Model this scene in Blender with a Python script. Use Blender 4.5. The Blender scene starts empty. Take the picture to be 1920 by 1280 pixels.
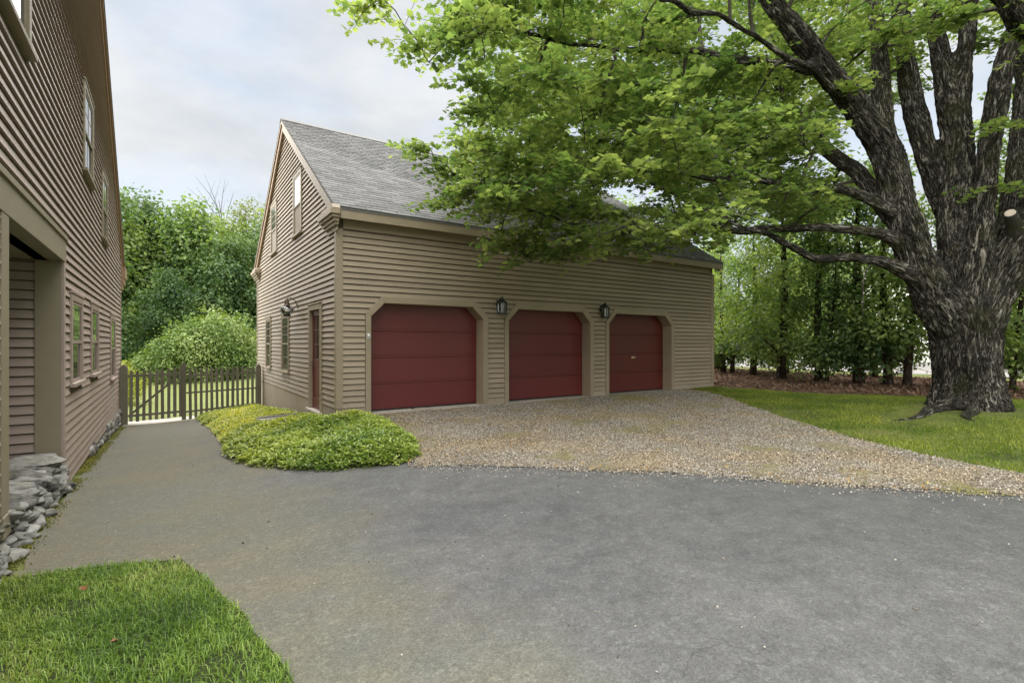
import bpy, bmesh, math, random
import numpy as np
from mathutils import Vector, Matrix, noise as mnoise
from mathutils.geometry import delaunay_2d_cdt

random.seed(7)
RNG = np.random.default_rng(11)
scene = bpy.context.scene
COL = scene.collection

# ------------------------------------------------------------------ camera, sky, sun, exposure
cam_data = bpy.data.cameras.new("camera")
cam = bpy.data.objects.new("camera", cam_data)
COL.objects.link(cam)
cam.location = (0, 0, 1.35)
YAW = math.atan2(650, 960)
cam.rotation_euler = (math.radians(90), 0, -YAW)
cam_data.sensor_width = 36.0
cam_data.lens = 18.0
cam_data.shift_y = 4 / 1920
cam_data.clip_start = 0.05
cam_data.clip_end = 1500
scene.camera = cam

SUN_EL, SUN_AZ = math.radians(61), math.radians(278)      # azimuth from +Y towards +X
world = bpy.data.worlds.new("World")
scene.world = world
world.use_nodes = True
wn, wl = world.node_tree.nodes, world.node_tree.links
wn.clear()
w_out = wn.new("ShaderNodeOutputWorld")
w_bg = wn.new("ShaderNodeBackground")
w_bg.inputs["Strength"].default_value = 0.1
sky = wn.new("ShaderNodeTexSky")
sky.sky_type = 'NISHITA'
sky.sun_disc = False
sky.sun_elevation = SUN_EL
sky.sun_rotation = SUN_AZ
sky.air_density = 1.2
sky.dust_density = 1.5
w_tc = wn.new("ShaderNodeTexCoord")
w_map = wn.new("ShaderNodeMapping")
w_map.inputs["Scale"].default_value = (1, 1, 2.2)
w_n = wn.new("ShaderNodeTexNoise")
w_n.inputs["Scale"].default_value = 2.3
w_n.inputs["Detail"].default_value = 8
w_n.inputs["Roughness"].default_value = 0.55
w_n.inputs["Distortion"].default_value = 0.4
w_r = wn.new("ShaderNodeValToRGB")
w_r.color_ramp.elements[0].position = 0.40
w_r.color_ramp.elements[0].color = (0.72, 0.72, 0.72, 1)
w_r.color_ramp.elements[1].position = 0.58
w_r.color_ramp.elements[1].color = (1, 1, 1, 1)
w_mix = wn.new("ShaderNodeMixRGB")
w_mix.inputs["Color2"].default_value = (3.25, 3.36, 3.48, 1)
wl.new(w_tc.outputs["Generated"], w_map.inputs["Vector"])
wl.new(w_map.outputs["Vector"], w_n.inputs["Vector"])
wl.new(w_n.outputs["Fac"], w_r.inputs["Fac"])
wl.new(w_r.outputs["Color"], w_mix.inputs["Fac"])
wl.new(sky.outputs["Color"], w_mix.inputs["Color1"])
w_n2 = wn.new("ShaderNodeTexNoise")
w_n2.inputs["Scale"].default_value = 3.4
w_n2.inputs["Detail"].default_value = 9
w_n2.inputs["Roughness"].default_value = 0.6
w_r2 = wn.new("ShaderNodeValToRGB")
w_r2.color_ramp.elements[0].position = 0.35
w_r2.color_ramp.elements[0].color = (2.50, 2.66, 2.84, 1)
w_r2.color_ramp.elements[1].position = 0.62
w_r2.color_ramp.elements[1].color = (3.18, 3.26, 3.34, 1)
wl.new(w_map.outputs["Vector"], w_n2.inputs["Vector"])
wl.new(w_n2.outputs["Fac"], w_r2.inputs["Fac"])
wl.new(w_r2.outputs["Color"], w_mix.inputs["Color2"])
wl.new(w_mix.outputs["Color"], w_bg.inputs["Color"])
wl.new(w_bg.outputs["Background"], w_out.inputs["Surface"])

sun_data = bpy.data.lights.new("sun", 'SUN')
sun_data.energy = 4.9
sun_data.angle = math.radians(140)
sun_data.color = (1.0, 0.96, 0.9)
sun = bpy.data.objects.new("sun", sun_data)
COL.objects.link(sun)
sd = Vector((math.sin(SUN_AZ) * math.cos(SUN_EL), math.cos(SUN_AZ) * math.cos(SUN_EL), math.sin(SUN_EL)))
sun.rotation_euler = sd.to_track_quat('Z', 'Y').to_euler()
sun.location = (0, -10, 30)

scene.view_settings.view_transform = 'Standard'
scene.view_settings.look = 'None'
scene.view_settings.exposure = 1.45
scene.view_settings.gamma = 1
scene.view_settings.use_curve_mapping = False
scene.render.engine = 'CYCLES'
scene.cycles.use_denoising = True
scene.cycles.max_bounces = 6
scene.cycles.diffuse_bounces = 3
scene.cycles.glossy_bounces = 3
scene.cycles.transmission_bounces = 4
scene.cycles.transparent_max_bounces = 6
scene.cycles.caustics_reflective = False
scene.cycles.caustics_refractive = False

# ------------------------------------------------------------------ terrain
def gz(X, Y):
    X = np.asarray(X, float); Y = np.asarray(Y, float)
    zl = np.interp(Y, [-20, 2, 5.5, 9, 13, 18.6, 26, 60], [-.15, -.28, -.40, -.56, -.74, -1.03, -1.25, -1.5])
    zr = np.interp(Y, [-20, 2, 6, 9.5], [-.16, -.14, -.1, -.05])
    zr = zr + .16 * np.exp(-((X - 13.3) ** 2 + (Y - 3.4) ** 2) / 8.) + np.clip((X - 8) / 10, 0, 1) * .05
    X1 = np.interp(Y, [9.8, 16.5, 25, 60], [3.5, 7.5, 14, 30])
    u = np.clip((X + .5) / (X1 + .5), 0, 1)
    w = u * u * (3 - 2 * u)
    return zl * (1 - w) + zr * w

def gzf(x, y):
    return float(gz(x, y))

# ------------------------------------------------------------------ materials
def new_mat(name):
    m = bpy.data.materials.new(name)
    m.use_nodes = True
    nt = m.node_tree
    b = nt.nodes["Principled BSDF"]
    return m, nt, nt.nodes, nt.links, b

def nd(nt, kind, **kw):
    n = nt.nodes.new(kind)
    for k, v in kw.items():
        if hasattr(n, k):
            setattr(n, k, v)
        else:
            n.inputs[k].default_value = v
    return n

def ramp(nt, stops):
    r = nt.nodes.new("ShaderNodeValToRGB")
    e = r.color_ramp.elements
    while len(e) < len(stops):
        e.new(0.5)
    for i, (p, c) in enumerate(stops):
        e[i].position = p
        e[i].color = (c, c, c, 1) if isinstance(c, (int, float)) else (*c, 1)
    return r

def math_n(nt, op, a=None, b=None):
    n = nt.nodes.new("ShaderNodeMath"); n.operation = op
    for i, v in enumerate((a, b)):
        if v is None: continue
        if isinstance(v, (int, float)): n.inputs[i].default_value = v
        else: nt.links.new(v, n.inputs[i])
    return n.outputs[0]

def mixc(nt, fac, c1, c2, blend='MIX'):
    n = nt.nodes.new("ShaderNodeMixRGB"); n.blend_type = blend
    for k, v in (("Fac", fac), ("Color1", c1), ("Color2", c2)):
        if isinstance(v, (int, float)): n.inputs[k].default_value = v if k == "Fac" else (v, v, v, 1)
        elif isinstance(v, tuple): n.inputs[k].default_value = (*v, 1) if len(v) == 3 else v
        else: nt.links.new(v, n.inputs[k])
    return n.outputs["Color"]

def noise_n(nt, vec, scale, detail=4, rough=0.55, dist=0.0):
    n = nd(nt, "ShaderNodeTexNoise")
    n.inputs["Scale"].default_value = scale
    n.inputs["Detail"].default_value = detail
    n.inputs["Roughness"].default_value = rough
    n.inputs["Distortion"].default_value = dist
    if vec is not None: nt.links.new(vec, n.inputs["Vector"])
    return n.outputs["Fac"]

def scaled(nt, vec, s):
    m = nd(nt, "ShaderNodeMapping"); m.inputs["Scale"].default_value = s
    nt.links.new(vec, m.inputs["Vector"])
    return m.outputs["Vector"]

def wpos(nt):
    return nd(nt, "ShaderNodeNewGeometry").outputs["Position"]

def bump(nt, b, height, strength, dist=0.01):
    n = nd(nt, "ShaderNodeBump")
    n.inputs["Strength"].default_value = strength
    n.inputs["Distance"].default_value = dist
    nt.links.new(height, n.inputs["Height"])
    nt.links.new(n.outputs["Normal"], b.inputs["Normal"])

def mat_paint(name, col, rough=0.6, dirt=(0.10, 0.10, 0.06), dirt_amt=0.25, var=0.10, grain=(3, 3, 60)):
    m, nt, N, L, b = new_mat(name)
    p = wpos(nt)
    oi = nd(nt, "ShaderNodeObjectInfo").outputs["Random"]
    f = math_n(nt, 'ADD', math_n(nt, 'MULTIPLY', oi, var), 1 - var / 2)
    g = noise_n(nt, scaled(nt, p, grain), 1.0, 3)
    f = math_n(nt, 'MULTIPLY', f, math_n(nt, 'ADD', math_n(nt, 'MULTIPLY', g, 0.22), 0.89))
    c = mixc(nt, 1.0, col, f, 'MULTIPLY')
    d = ramp(nt, [(0.45, 0.0), (0.75, 1.0)])
    L.new(noise_n(nt, p, 1.3, 5, 0.6), d.inputs["Fac"])
    c = mixc(nt, math_n(nt, 'MULTIPLY', d.outputs["Color"], dirt_amt), c, dirt)
    L.new(c, b.inputs["Base Color"])
    b.inputs["Roughness"].default_value = rough
    bump(nt, b, g, 0.25, 0.004)
    return m

def mat_leaf(name, stops, trans=0.45, rough=0.5, patch=None, pscale=0.7, tcol=(1.5, 1.6, 0.6)):
    m, nt, N, L, b = new_mat(name)
    g = nd(nt, "ShaderNodeNewGeometry")
    r = ramp(nt, stops)
    n = noise_n(nt, g.outputs["Position"], pscale, 2)
    f = math_n(nt, 'ADD', math_n(nt, 'MULTIPLY', g.outputs["Random Per Island"], 0.55), math_n(nt, 'MULTIPLY', n, 1.5))
    L.new(math_n(nt, 'SUBTRACT', f, 0.52), r.inputs["Fac"])
    c = r.outputs["Color"]
    if patch:
        sy = nd(nt, "ShaderNodeSeparateXYZ"); L.new(g.outputs["Position"], sy.inputs[0])
        my = nd(nt, "ShaderNodeMapRange"); my.inputs["From Min"].default_value = patch[1]; my.inputs["From Max"].default_value = patch[2]
        L.new(math_n(nt, 'ADD', sy.outputs[patch[0]], math_n(nt, 'MULTIPLY', n, 1.5)), my.inputs["Value"])
        c = mixc(nt, math_n(nt, 'MULTIPLY', my.outputs[0], patch[4]), c, mixc(nt, 1.0, c, patch[3], 'MULTIPLY'))
    L.new(c, b.inputs["Base Color"])
    b.inputs["Roughness"].default_value = rough
    b.inputs["Specular IOR Level"].default_value = 0.35
    t = nd(nt, "ShaderNodeBsdfTranslucent")
    L.new(mixc(nt, 1.0, c, tcol, 'MULTIPLY'), t.inputs["Color"])
    mx = nd(nt, "ShaderNodeMixShader"); mx.inputs["Fac"].default_value = trans
    L.new(b.outputs[0], mx.inputs[1]); L.new(t.outputs[0], mx.inputs[2])
    L.new(mx.outputs[0], N["Material Output"].inputs["Surface"])
    return m

def mat_plain(name, col, rough=0.5, metal=0.0, spec=0.5):
    m, nt, N, L, b = new_mat(name)
    n = noise_n(nt, wpos(nt), 14, 4)
    L.new(mixc(nt, 1.0, col, math_n(nt, 'ADD', math_n(nt, 'MULTIPLY', n, 0.5), 0.75), 'MULTIPLY'), b.inputs["Base Color"])
    b.inputs["Roughness"].default_value = rough
    b.inputs["Metallic"].default_value = metal
    b.inputs["Specular IOR Level"].default_value = spec
    return m

M = {}
M['siding'] = mat_paint("siding_paint", (0.30, 0.245, 0.178), 0.62, (0.16, 0.15, 0.09), 0.28, 0.18)
M['house_siding'] = mat_paint("house_siding_paint", (0.325, 0.258, 0.220), 0.62, (0.20, 0.15, 0.12), 0.22, 0.10)
M['trim'] = mat_paint("trim_paint", (0.28, 0.23, 0.16), 0.55, (0.15, 0.13, 0.08), 0.2, 0.04, (6, 6, 6))
M['house_trim'] = mat_paint("house_trim_paint", (0.235, 0.20, 0.135), 0.55, (0.15, 0.13, 0.08), 0.2, 0.04, (6, 6, 6))
M['rake'] = mat_paint("rake_board_paint", (0.28, 0.19, 0.11), 0.55, (0.12, 0.09, 0.05), 0.2, 0.04, (6, 6, 6))
M['red'] = mat_paint("red_door_paint", (0.118, 0.0185, 0.0175), 0.42, (0.09, 0.022, 0.02), 0.35, 0.08, (4, 4, 30))
M['red_dark'] = mat_paint("dark_red_door_paint", (0.098, 0.014, 0.010), 0.42, (0.06, 0.025, 0.015), 0.35, 0.08, (4, 4, 30))
M['found'] = mat_paint("foundation_plaster", (0.34, 0.285, 0.22), 0.85, (0.2, 0.17, 0.11), 0.35, 0.03, (9, 9, 9))
M['backing'] = mat_plain("wall_backing", (0.12, 0.095, 0.07), 0.9)
M['metal_black'] = mat_plain("black_metal", (0.015, 0.017, 0.016), 0.45, 0.3)
M['metal_green'] = mat_plain("verdigris_metal", (0.03, 0.045, 0.04), 0.5, 0.3)
M['metal_grey'] = mat_plain("grey_metal", (0.45, 0.44, 0.42), 0.35, 0.7)
M['bronze'] = mat_plain("bronze_metal", (0.10, 0.075, 0.05), 0.45, 0.6)
M['brass'] = mat_plain("brass", (0.75, 0.6, 0.35), 0.3, 0.6)
M['white_paint'] = mat_plain("white_paint", (0.78, 0.78, 0.76), 0.6)
M['wood_grey'] = mat_paint("weathered_fence_wood", (0.145, 0.132, 0.095), 0.8, (0.09, 0.10, 0.05), 0.55, 0.35, (40, 40, 4))
M['fence_step'] = mat_paint('weathered_plank', (0.30, 0.285, 0.255), 0.85, (0.12, 0.11, 0.08), 0.4, 0.05, (4, 40, 40))
M['curtain'] = mat_plain("pale_window_lining", (0.30, 0.27, 0.22), 0.9)

def mat_glass(name):
    m, nt, N, L, b = new_mat(name)
    b.inputs["Base Color"].default_value = (0.03, 0.035, 0.035, 1)
    b.inputs["Roughness"].default_value = 0.04
    b.inputs["Specular IOR Level"].default_value = 0.9
    n = noise_n(nt, wpos(nt), 2.2, 2)
    bump(nt, b, n, 0.12, 0.02)
    return m
M['glass'] = mat_glass("window_glass")
def mat_clear(name):
    m, nt, N, L, b = new_mat(name)
    t = nd(nt, "ShaderNodeBsdfTransparent"); t.inputs["Color"].default_value = (0.9, 0.93, 0.92, 1)
    gl = nd(nt, "ShaderNodeBsdfGlossy"); gl.inputs["Roughness"].default_value = 0.05
    fr = nd(nt, "ShaderNodeFresnel"); fr.inputs["IOR"].default_value = 1.7
    mx = nd(nt, "ShaderNodeMixShader")
    L.new(fr.outputs[0], mx.inputs[0]); L.new(t.outputs[0], mx.inputs[1]); L.new(gl.outputs[0], mx.inputs[2])
    L.new(mx.outputs[0], N["Material Output"].inputs["Surface"])
    return m
M['clear'] = mat_clear("lantern_glass")

def mat_asphalt():
    m, nt, N, L, b = new_mat("asphalt")
    p = wpos(nt)
    base = ramp(nt, [(0.30, (0.074, 0.075, 0.076)), (0.52, (0.093, 0.094, 0.094)), (0.72, (0.116, 0.115, 0.112))])
    L.new(noise_n(nt, p, 0.42, 8, 0.66, 0.5), base.inputs["Fac"])
    c = base.outputs["Color"]
    # damp-looking dark stains and pale dusty scuffs
    r1 = ramp(nt, [(0.50, 0.0), (0.60, 1.0)])
    L.new(noise_n(nt, scaled(nt, p, (1, 1.3, 1)), 0.62, 9, 0.7, 1.0), r1.inputs["Fac"])
    c = mixc(nt, math_n(nt, 'MULTIPLY', r1.outputs["Color"], 0.34), c, (0.056, 0.059, 0.065))
    r1b = ramp(nt, [(0.55, 0.0), (0.70, 1.0)])
    o2 = nd(nt, "ShaderNodeVectorMath"); o2.operation = 'ADD'; L.new(p, o2.inputs[0]); o2.inputs[1].default_value = (31, 17, 0)
    L.new(noise_n(nt, o2.outputs[0], 0.9, 9, 0.72, 0.8), r1b.inputs["Fac"])
    c = mixc(nt, math_n(nt, 'MULTIPLY', r1b.outputs["Color"], 0.45), c, (0.122, 0.121, 0.118))
    mot = ramp(nt, [(0.3, 0.80), (0.7, 1.20)]); L.new(noise_n(nt, p, 5.5, 6, 0.7), mot.inputs["Fac"])
    c = mixc(nt, 1.0, c, mot.outputs["Color"], 'MULTIPLY')
    # brown-olive film on the path beside the house
    sx = nd(nt, "ShaderNodeSeparateXYZ"); L.new(p, sx.inputs[0])
    wob = math_n(nt, 'MULTIPLY', math_n(nt, 'SUBTRACT', noise_n(nt, p, 0.8, 5, 0.6), 0.5), 2.4)
    mr = nd(nt, "ShaderNodeMapRange"); mr.inputs["From Min"].default_value = 1.9; mr.inputs["From Max"].default_value = 0.3
    L.new(math_n(nt, 'ADD', sx.outputs["X"], wob), mr.inputs["Value"])
    r2 = ramp(nt, [(0.40, 0.0), (0.60, 1.0)])
    L.new(noise_n(nt, p, 0.75, 7, 0.66, 0.5), r2.inputs["Fac"])
    c = mixc(nt, math_n(nt, 'MULTIPLY', mr.outputs[0], 0.62), c, (0.132, 0.132, 0.094))
    ff = math_n(nt, 'MULTIPLY', mr.outputs[0], r2.outputs["Color"])
    c = mixc(nt, math_n(nt, 'MULTIPLY', ff, 0.55), c, (0.150, 0.126, 0.078))
    # aggregate grain
    v = nd(nt, "ShaderNodeTexVoronoi"); v.inputs["Scale"].default_value = 120
    L.new(p, v.inputs["Vector"])
    sp = ramp(nt, [(0.0, 0.70), (0.5, 1.0), (1.0, 1.4)])
    sc = nd(nt, "ShaderNodeSeparateColor"); L.new(v.outputs["Color"], sc.inputs[0])
    L.new(sc.outputs[0], sp.inputs["Fac"])
    c = mixc(nt, 0.75, c, sp.outputs["Color"], 'MULTIPLY')
    v3 = nd(nt, "ShaderNodeTexVoronoi"); v3.inputs["Scale"].default_value = 34
    L.new(p, v3.inputs["Vector"])
    s3 = nd(nt, "ShaderNodeSeparateColor"); L.new(v3.outputs["Color"], s3.inputs[0])
    rr3 = ramp(nt, [(0.0, 0.86), (0.8, 1.0), (1.0, 1.35)]); L.new(s3.outputs[0], rr3.inputs["Fac"])
    c = mixc(nt, 0.6, c, rr3.outputs["Color"], 'MULTIPLY')
    # wandering cracks
    vc = nd(nt, "ShaderNodeTexVoronoi"); vc.feature = 'DISTANCE_TO_EDGE'; vc.inputs["Scale"].default_value = 0.33
    dn = nd(nt, "ShaderNodeTexNoise"); dn.inputs["Scale"].default_value = 1.8; dn.inputs["Detail"].default_value = 8
    L.new(p, dn.inputs["Vector"])
    va = nd(nt, "ShaderNodeVectorMath"); va.operation = 'MULTIPLY_ADD'
    L.new(dn.outputs["Color"], va.inputs[0]); va.inputs[1].default_value = (1.1, 1.1, 1.1); L.new(p, va.inputs[2])
    L.new(va.outputs[0], vc.inputs["Vector"])
    rc = ramp(nt, [(0.0, 1.0), (0.0035, 0.0)]); L.new(vc.outputs["Distance"], rc.inputs["Fac"])
    gate = ramp(nt, [(0.50, 0.0), (0.60, 1.0)]); L.new(noise_n(nt, p, 0.5, 3), gate.inputs["Fac"])
    ck = math_n(nt, 'MULTIPLY', rc.outputs["Color"], gate.outputs["Color"])
    c = mixc(nt, math_n(nt, 'MULTIPLY', ck, 0.45), c, (0.04, 0.039, 0.037))
    L.new(c, b.inputs["Base Color"])
    b.inputs["Roughness"].default_value = 0.8
    b.inputs["Specular IOR Level"].default_value = 0.3
    h = math_n(nt, 'ADD', sc.outputs[0], math_n(nt, 'MULTIPLY', ck, -2.0))
    bump(nt, b, h, 0.4, 0.003)
    return m
M['asphalt'] = mat_asphalt()

def mat_ground(name, stops, scale=1.2, fine=30, rough=0.95, b_amt=0.6, b_dist=0.02):
    m, nt, N, L, b = new_mat(name)
    p = wpos(nt)
    r = ramp(nt, stops)
    f = math_n(nt, 'ADD', math_n(nt, 'MULTIPLY', noise_n(nt, p, scale, 6, 0.6), 0.62), math_n(nt, 'MULTIPLY', noise_n(nt, p, fine, 3, 0.7), 0.38))
    L.new(f, r.inputs["Fac"])
    L.new(r.outputs["Color"], b.inputs["Base Color"])
    b.inputs["Roughness"].default_value = rough
    b.inputs["Specular IOR Level"].default_value = 0.2
    bump(nt, b, noise_n(nt, p, fine, 4, 0.7), b_amt, b_dist)
    return m
M['lawn_far'] = mat_ground("far_lawn", [(0.3, (0.09, 0.12, 0.032)), (0.55, (0.135, 0.155, 0.048)), (0.75, (0.185, 0.185, 0.08))], 0.35, 14)
M['turf'] = mat_ground("turf_soil", [(0.3, (0.018, 0.026, 0.008)), (0.5, (0.032, 0.042, 0.014)), (0.7, (0.065, 0.058, 0.030))], 1.6, 30)
M['bank'] = mat_ground("bank_turf", [(0.34, (0.035, 0.045, 0.014)), (0.46, (0.085, 0.11, 0.024)), (0.56, (0.13, 0.15, 0.035)), (0.68, (0.15, 0.12, 0.065))], 1.2, 24)
M['mulch'] = mat_ground("mulch", [(0.3, (0.055, 0.030, 0.020)), (0.5, (0.125, 0.070, 0.048)), (0.7, (0.20, 0.125, 0.088))], 2.0, 22, b_amt=1.0, b_dist=0.05)
M['soil'] = mat_ground("bed_soil", [(0.3, (0.02, 0.018, 0.012)), (0.7, (0.05, 0.045, 0.03))], 3, 30)
M['pale_road'] = mat_ground("pale_road", [(0.3, (0.20, 0.19, 0.18)), (0.7, (0.27, 0.26, 0.25))], 0.5, 10)
M['gravel_base'] = mat_ground("gravel_base", [(0.3, (0.12, 0.10, 0.075)), (0.5, (0.24, 0.205, 0.155)), (0.7, (0.34, 0.30, 0.23))], 1.0, 55, b_amt=0.9, b_dist=0.02)
M['concrete'] = mat_ground("concrete", [(0.3, (0.38, 0.35, 0.30)), (0.7, (0.50, 0.47, 0.42))], 1.0, 40, b_amt=0.2)

def mat_pebble(name, tint=True):
    m, nt, N, L, b = new_mat(name)
    g = nd(nt, "ShaderNodeNewGeometry")
    r = ramp(nt, [(0.0, (0.04, 0.036, 0.032)), (0.22, (0.15, 0.135, 0.115)), (0.5, (0.28, 0.252, 0.212)), (0.8, (0.40, 0.37, 0.325)), (1.0, (0.58, 0.555, 0.51))])
    L.new(g.outputs["Random Per Island"], r.inputs["Fac"])
    c = r.outputs["Color"]
    if tint:
        p = g.outputs["Position"]
        t1 = ramp(nt, [(0.46, 0.0), (0.60, 1.0)]); L.new(noise_n(nt, p, 0.75, 5, 0.65), t1.inputs["Fac"])
        c = mixc(nt, math_n(nt, 'MULTIPLY', t1.outputs["Color"], 0.5), c, mixc(nt, 1.0, c, (1.22, 0.95, 0.55), 'MULTIPLY'))
        t2 = ramp(nt, [(0.54, 0.0), (0.64, 1.0)])
        pp = nd(nt, "ShaderNodeVectorMath"); pp.operation = 'ADD'; L.new(p, pp.inputs[0]); pp.inputs[1].default_value = (13, 7, 0)
        L.new(noise_n(nt, pp.outputs[0], 0.9, 5, 0.65), t2.inputs["Fac"])
        c = mixc(nt, math_n(nt, 'MULTIPLY', t2.outputs["Color"], 0.8), c, (0.22, 0.21, 0.06))
    L.new(c, b.inputs["Base Color"])
    b.inputs["Roughness"].default_value = 0.85
    b.inputs["Specular IOR Level"].default_value = 0.3
    return m
M['pebble'] = mat_pebble("gravel_stones")
M['pebble_plain'] = mat_pebble("loose_stones", False)

def mat_stone():
    m, nt, N, L, b = new_mat("fieldstone")
    p = wpos(nt)
    oi = nd(nt, "ShaderNodeObjectInfo").outputs["Random"]
    r = ramp(nt, [(0.32, (0.030, 0.029, 0.025)), (0.48, (0.15, 0.146, 0.132)), (0.70, (0.36, 0.352, 0.325))])
    f = math_n(nt, 'ADD', math_n(nt, 'MULTIPLY', noise_n(nt, p, 9, 8, 0.7), 0.75), math_n(nt, 'MULTIPLY', oi, 0.25))
    L.new(f, r.inputs["Fac"])
    t = ramp(nt, [(0.55, 0.0), (0.7, 1.0)]); L.new(noise_n(nt, p, 3.1, 5), t.inputs["Fac"])
    c = mixc(nt, math_n(nt, 'MULTIPLY', t.outputs["Color"], 0.5), r.outputs["Color"], (0.13, 0.13, 0.05))
    L.new(c, b.inputs["Base Color"])
    b.inputs["Roughness"].default_value = 0.9
    bump(nt, b, noise_n(nt, p, 18, 8, 0.7), 0.8, 0.03)
    return m
M['stone'] = mat_stone()

def mat_shingle():
    m, nt, N, L, b = new_mat("asphalt_shingle")
    p = wpos(nt)
    oi = nd(nt, "ShaderNodeObjectInfo").outputs["Random"]
    ri = nd(nt, "ShaderNodeNewGeometry").outputs["Random Per Island"]
    f = math_n(nt, 'ADD', math_n(nt, 'MULTIPLY', math_n(nt, 'FRACT', math_n(nt, 'ADD', oi, ri)), 0.5), math_n(nt, 'MULTIPLY', noise_n(nt, p, 120, 2), 0.5))
    r = ramp(nt, [(0.1, (0.090, 0.091, 0.093)), (0.5, (0.145, 0.146, 0.147)), (0.9, (0.205, 0.205, 0.204))])
    L.new(f, r.inputs["Fac"])
    c = r.outputs["Color"]
    w = ramp(nt, [(0.4, 0.0), (0.7, 1.0)]); L.new(noise_n(nt, p, 0.6, 5), w.inputs["Fac"])
    c = mixc(nt, math_n(nt, 'MULTIPLY', w.outputs["Color"], 0.2), c, (0.13, 0.13, 0.125))
    L.new(c, b.inputs["Base Color"])
    b.inputs["Roughness"].default_value = 0.95
    b.inputs["Specular IOR Level"].default_value = 0.2
    bump(nt, b, noise_n(nt, p, 150, 2), 0.4, 0.003)
    return m
M['shingle'] = mat_shingle()

def mat_bark(name, stops, moss=0.6, attr=True):
    m, nt, N, L, b = new_mat(name)
    if attr:
        a = nd(nt, "ShaderNodeAttribute"); a.attribute_name = "bark"
        v = a.outputs["Vector"]
    else:
        v = scaled(nt, wpos(nt), (1, 1, 0.22))
    n1 = noise_n(nt, scaled(nt, v, (1, 1, 0.8)), 13, 8, 0.72, 1.0)
    n2 = noise_n(nt, scaled(nt, v, (1, 1, 0.7)), 36, 6, 0.75, 0.6)
    rg = math_n(nt, 'MULTIPLY', math_n(nt, 'ABSOLUTE', math_n(nt, 'SUBTRACT', n1, 0.5)), 4.2)
    rg2 = math_n(nt, 'MULTIPLY', math_n(nt, 'ABSOLUTE', math_n(nt, 'SUBTRACT', n2, 0.5)), 3.5)
    h = math_n(nt, 'ADD', math_n(nt, 'MULTIPLY', rg, 0.62), math_n(nt, 'MULTIPLY', rg2, 0.38))
    r = ramp(nt, stops); L.new(h, r.inputs["Fac"])
    c = r.outputs["Color"]
    p = wpos(nt)
    if moss:
        t = ramp(nt, [(0.50, 0.0), (0.66, 1.0)]); L.new(noise_n(nt, p, 1.6, 6, 0.65), t.inputs["Fac"])
        c = mixc(nt, math_n(nt, 'MULTIPLY', t.outputs["Color"], moss), c, mixc(nt, h, (0.020, 0.022, 0.006), (0.085, 0.085, 0.022)))
        t2 = ramp(nt, [(0.50, 0.0), (0.62, 1.0)]); L.new(noise_n(nt, p, 1.05, 4, 0.55, 0.5), t2.inputs["Fac"])
        c = mixc(nt, math_n(nt, 'MULTIPLY', t2.outputs["Color"], 0.65), c, mixc(nt, 1.0, c, (0.45, 0.44, 0.42), 'MULTIPLY'))
        t3 = ramp(nt, [(0.54, 0.0), (0.66, 1.0)]); L.new(noise_n(nt, p, 5.5, 7, 0.75), t3.inputs["Fac"])
        c = mixc(nt, math_n(nt, 'MULTIPLY', math_n(nt, 'MULTIPLY', t3.outputs["Color"], h), 0.9), c, (0.40, 0.385, 0.35))
    L.new(c, b.inputs["Base Color"])
    b.inputs["Roughness"].default_value = 0.95
    b.inputs["Specular IOR Level"].default_value = 0.15
    bump(nt, b, h, 0.9, 0.03 if attr else 0.02)
    return m
M['bark'] = mat_bark("maple_bark", [(0.10, (0.005, 0.0045, 0.004)), (0.24, (0.070, 0.063, 0.053)), (0.40, (0.25, 0.23, 0.20)), (0.66, (0.48, 0.455, 0.41))])
M['bark_thin'] = mat_bark("branch_bark", [(0.0, (0.05, 0.045, 0.037)), (0.6, (0.15, 0.135, 0.112)), (1.0, (0.24, 0.22, 0.185))], 0.3, False)
M['bark_red'] = mat_bark("cedar_bark", [(0.0, (0.02, 0.013, 0.009)), (0.5, (0.075, 0.050, 0.036)), (1.0, (0.14, 0.10, 0.075))], 0.25, False)
M['bark_grey'] = mat_bark("grey_bark", [(0.0, (0.04, 0.038, 0.03)), (1.0, (0.2, 0.18, 0.15))], 0.0, False)
M['cut_wood'] = mat_plain("cut_wood", (0.42, 0.36, 0.30), 0.8)

M['maple_leaf'] = mat_leaf("maple_leaf", [(0.1, (0.068, 0.122, 0.040)), (0.5, (0.140, 0.200, 0.062)), (0.9, (0.26, 0.305, 0.11))], 0.55, 0.30, tcol=(1.7, 1.75, 1.05))
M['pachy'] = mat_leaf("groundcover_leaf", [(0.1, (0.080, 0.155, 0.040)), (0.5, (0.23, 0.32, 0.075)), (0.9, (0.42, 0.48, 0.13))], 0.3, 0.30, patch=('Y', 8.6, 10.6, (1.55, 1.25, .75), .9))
M['grass'] = mat_leaf("grass_blade", [(0.1, (0.060, 0.125, 0.018)), (0.45, (0.15, 0.255, 0.034)), (0.75, (0.27, 0.36, 0.075)), (1.0, (0.42, 0.42, 0.16))], 0.25, 0.42, patch=('X', 0.2, -1.0, (1.5, 1.05, 1.1), .6), pscale=1.5)
M['bank_grass'] = mat_leaf("bank_grass_blade", [(0.1, (0.085, 0.14, 0.018)), (0.5, (0.16, 0.225, 0.030)), (0.9, (0.30, 0.32, 0.055))], 0.35, 0.6, pscale=0.8)
M['moss'] = mat_leaf("moss_tuft", [(0.1, (0.09, 0.10, 0.018)), (0.6, (0.17, 0.165, 0.028)), (1.0, (0.27, 0.25, 0.04))], 0.2, 0.8, pscale=3)
M['leaf_mid'] = mat_leaf("wood_leaf", [(0.1, (0.06, 0.12, 0.036)), (0.5, (0.135, 0.205, 0.068)), (0.9, (0.25, 0.32, 0.10))], 0.4, 0.55, pscale=0.35)
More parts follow.
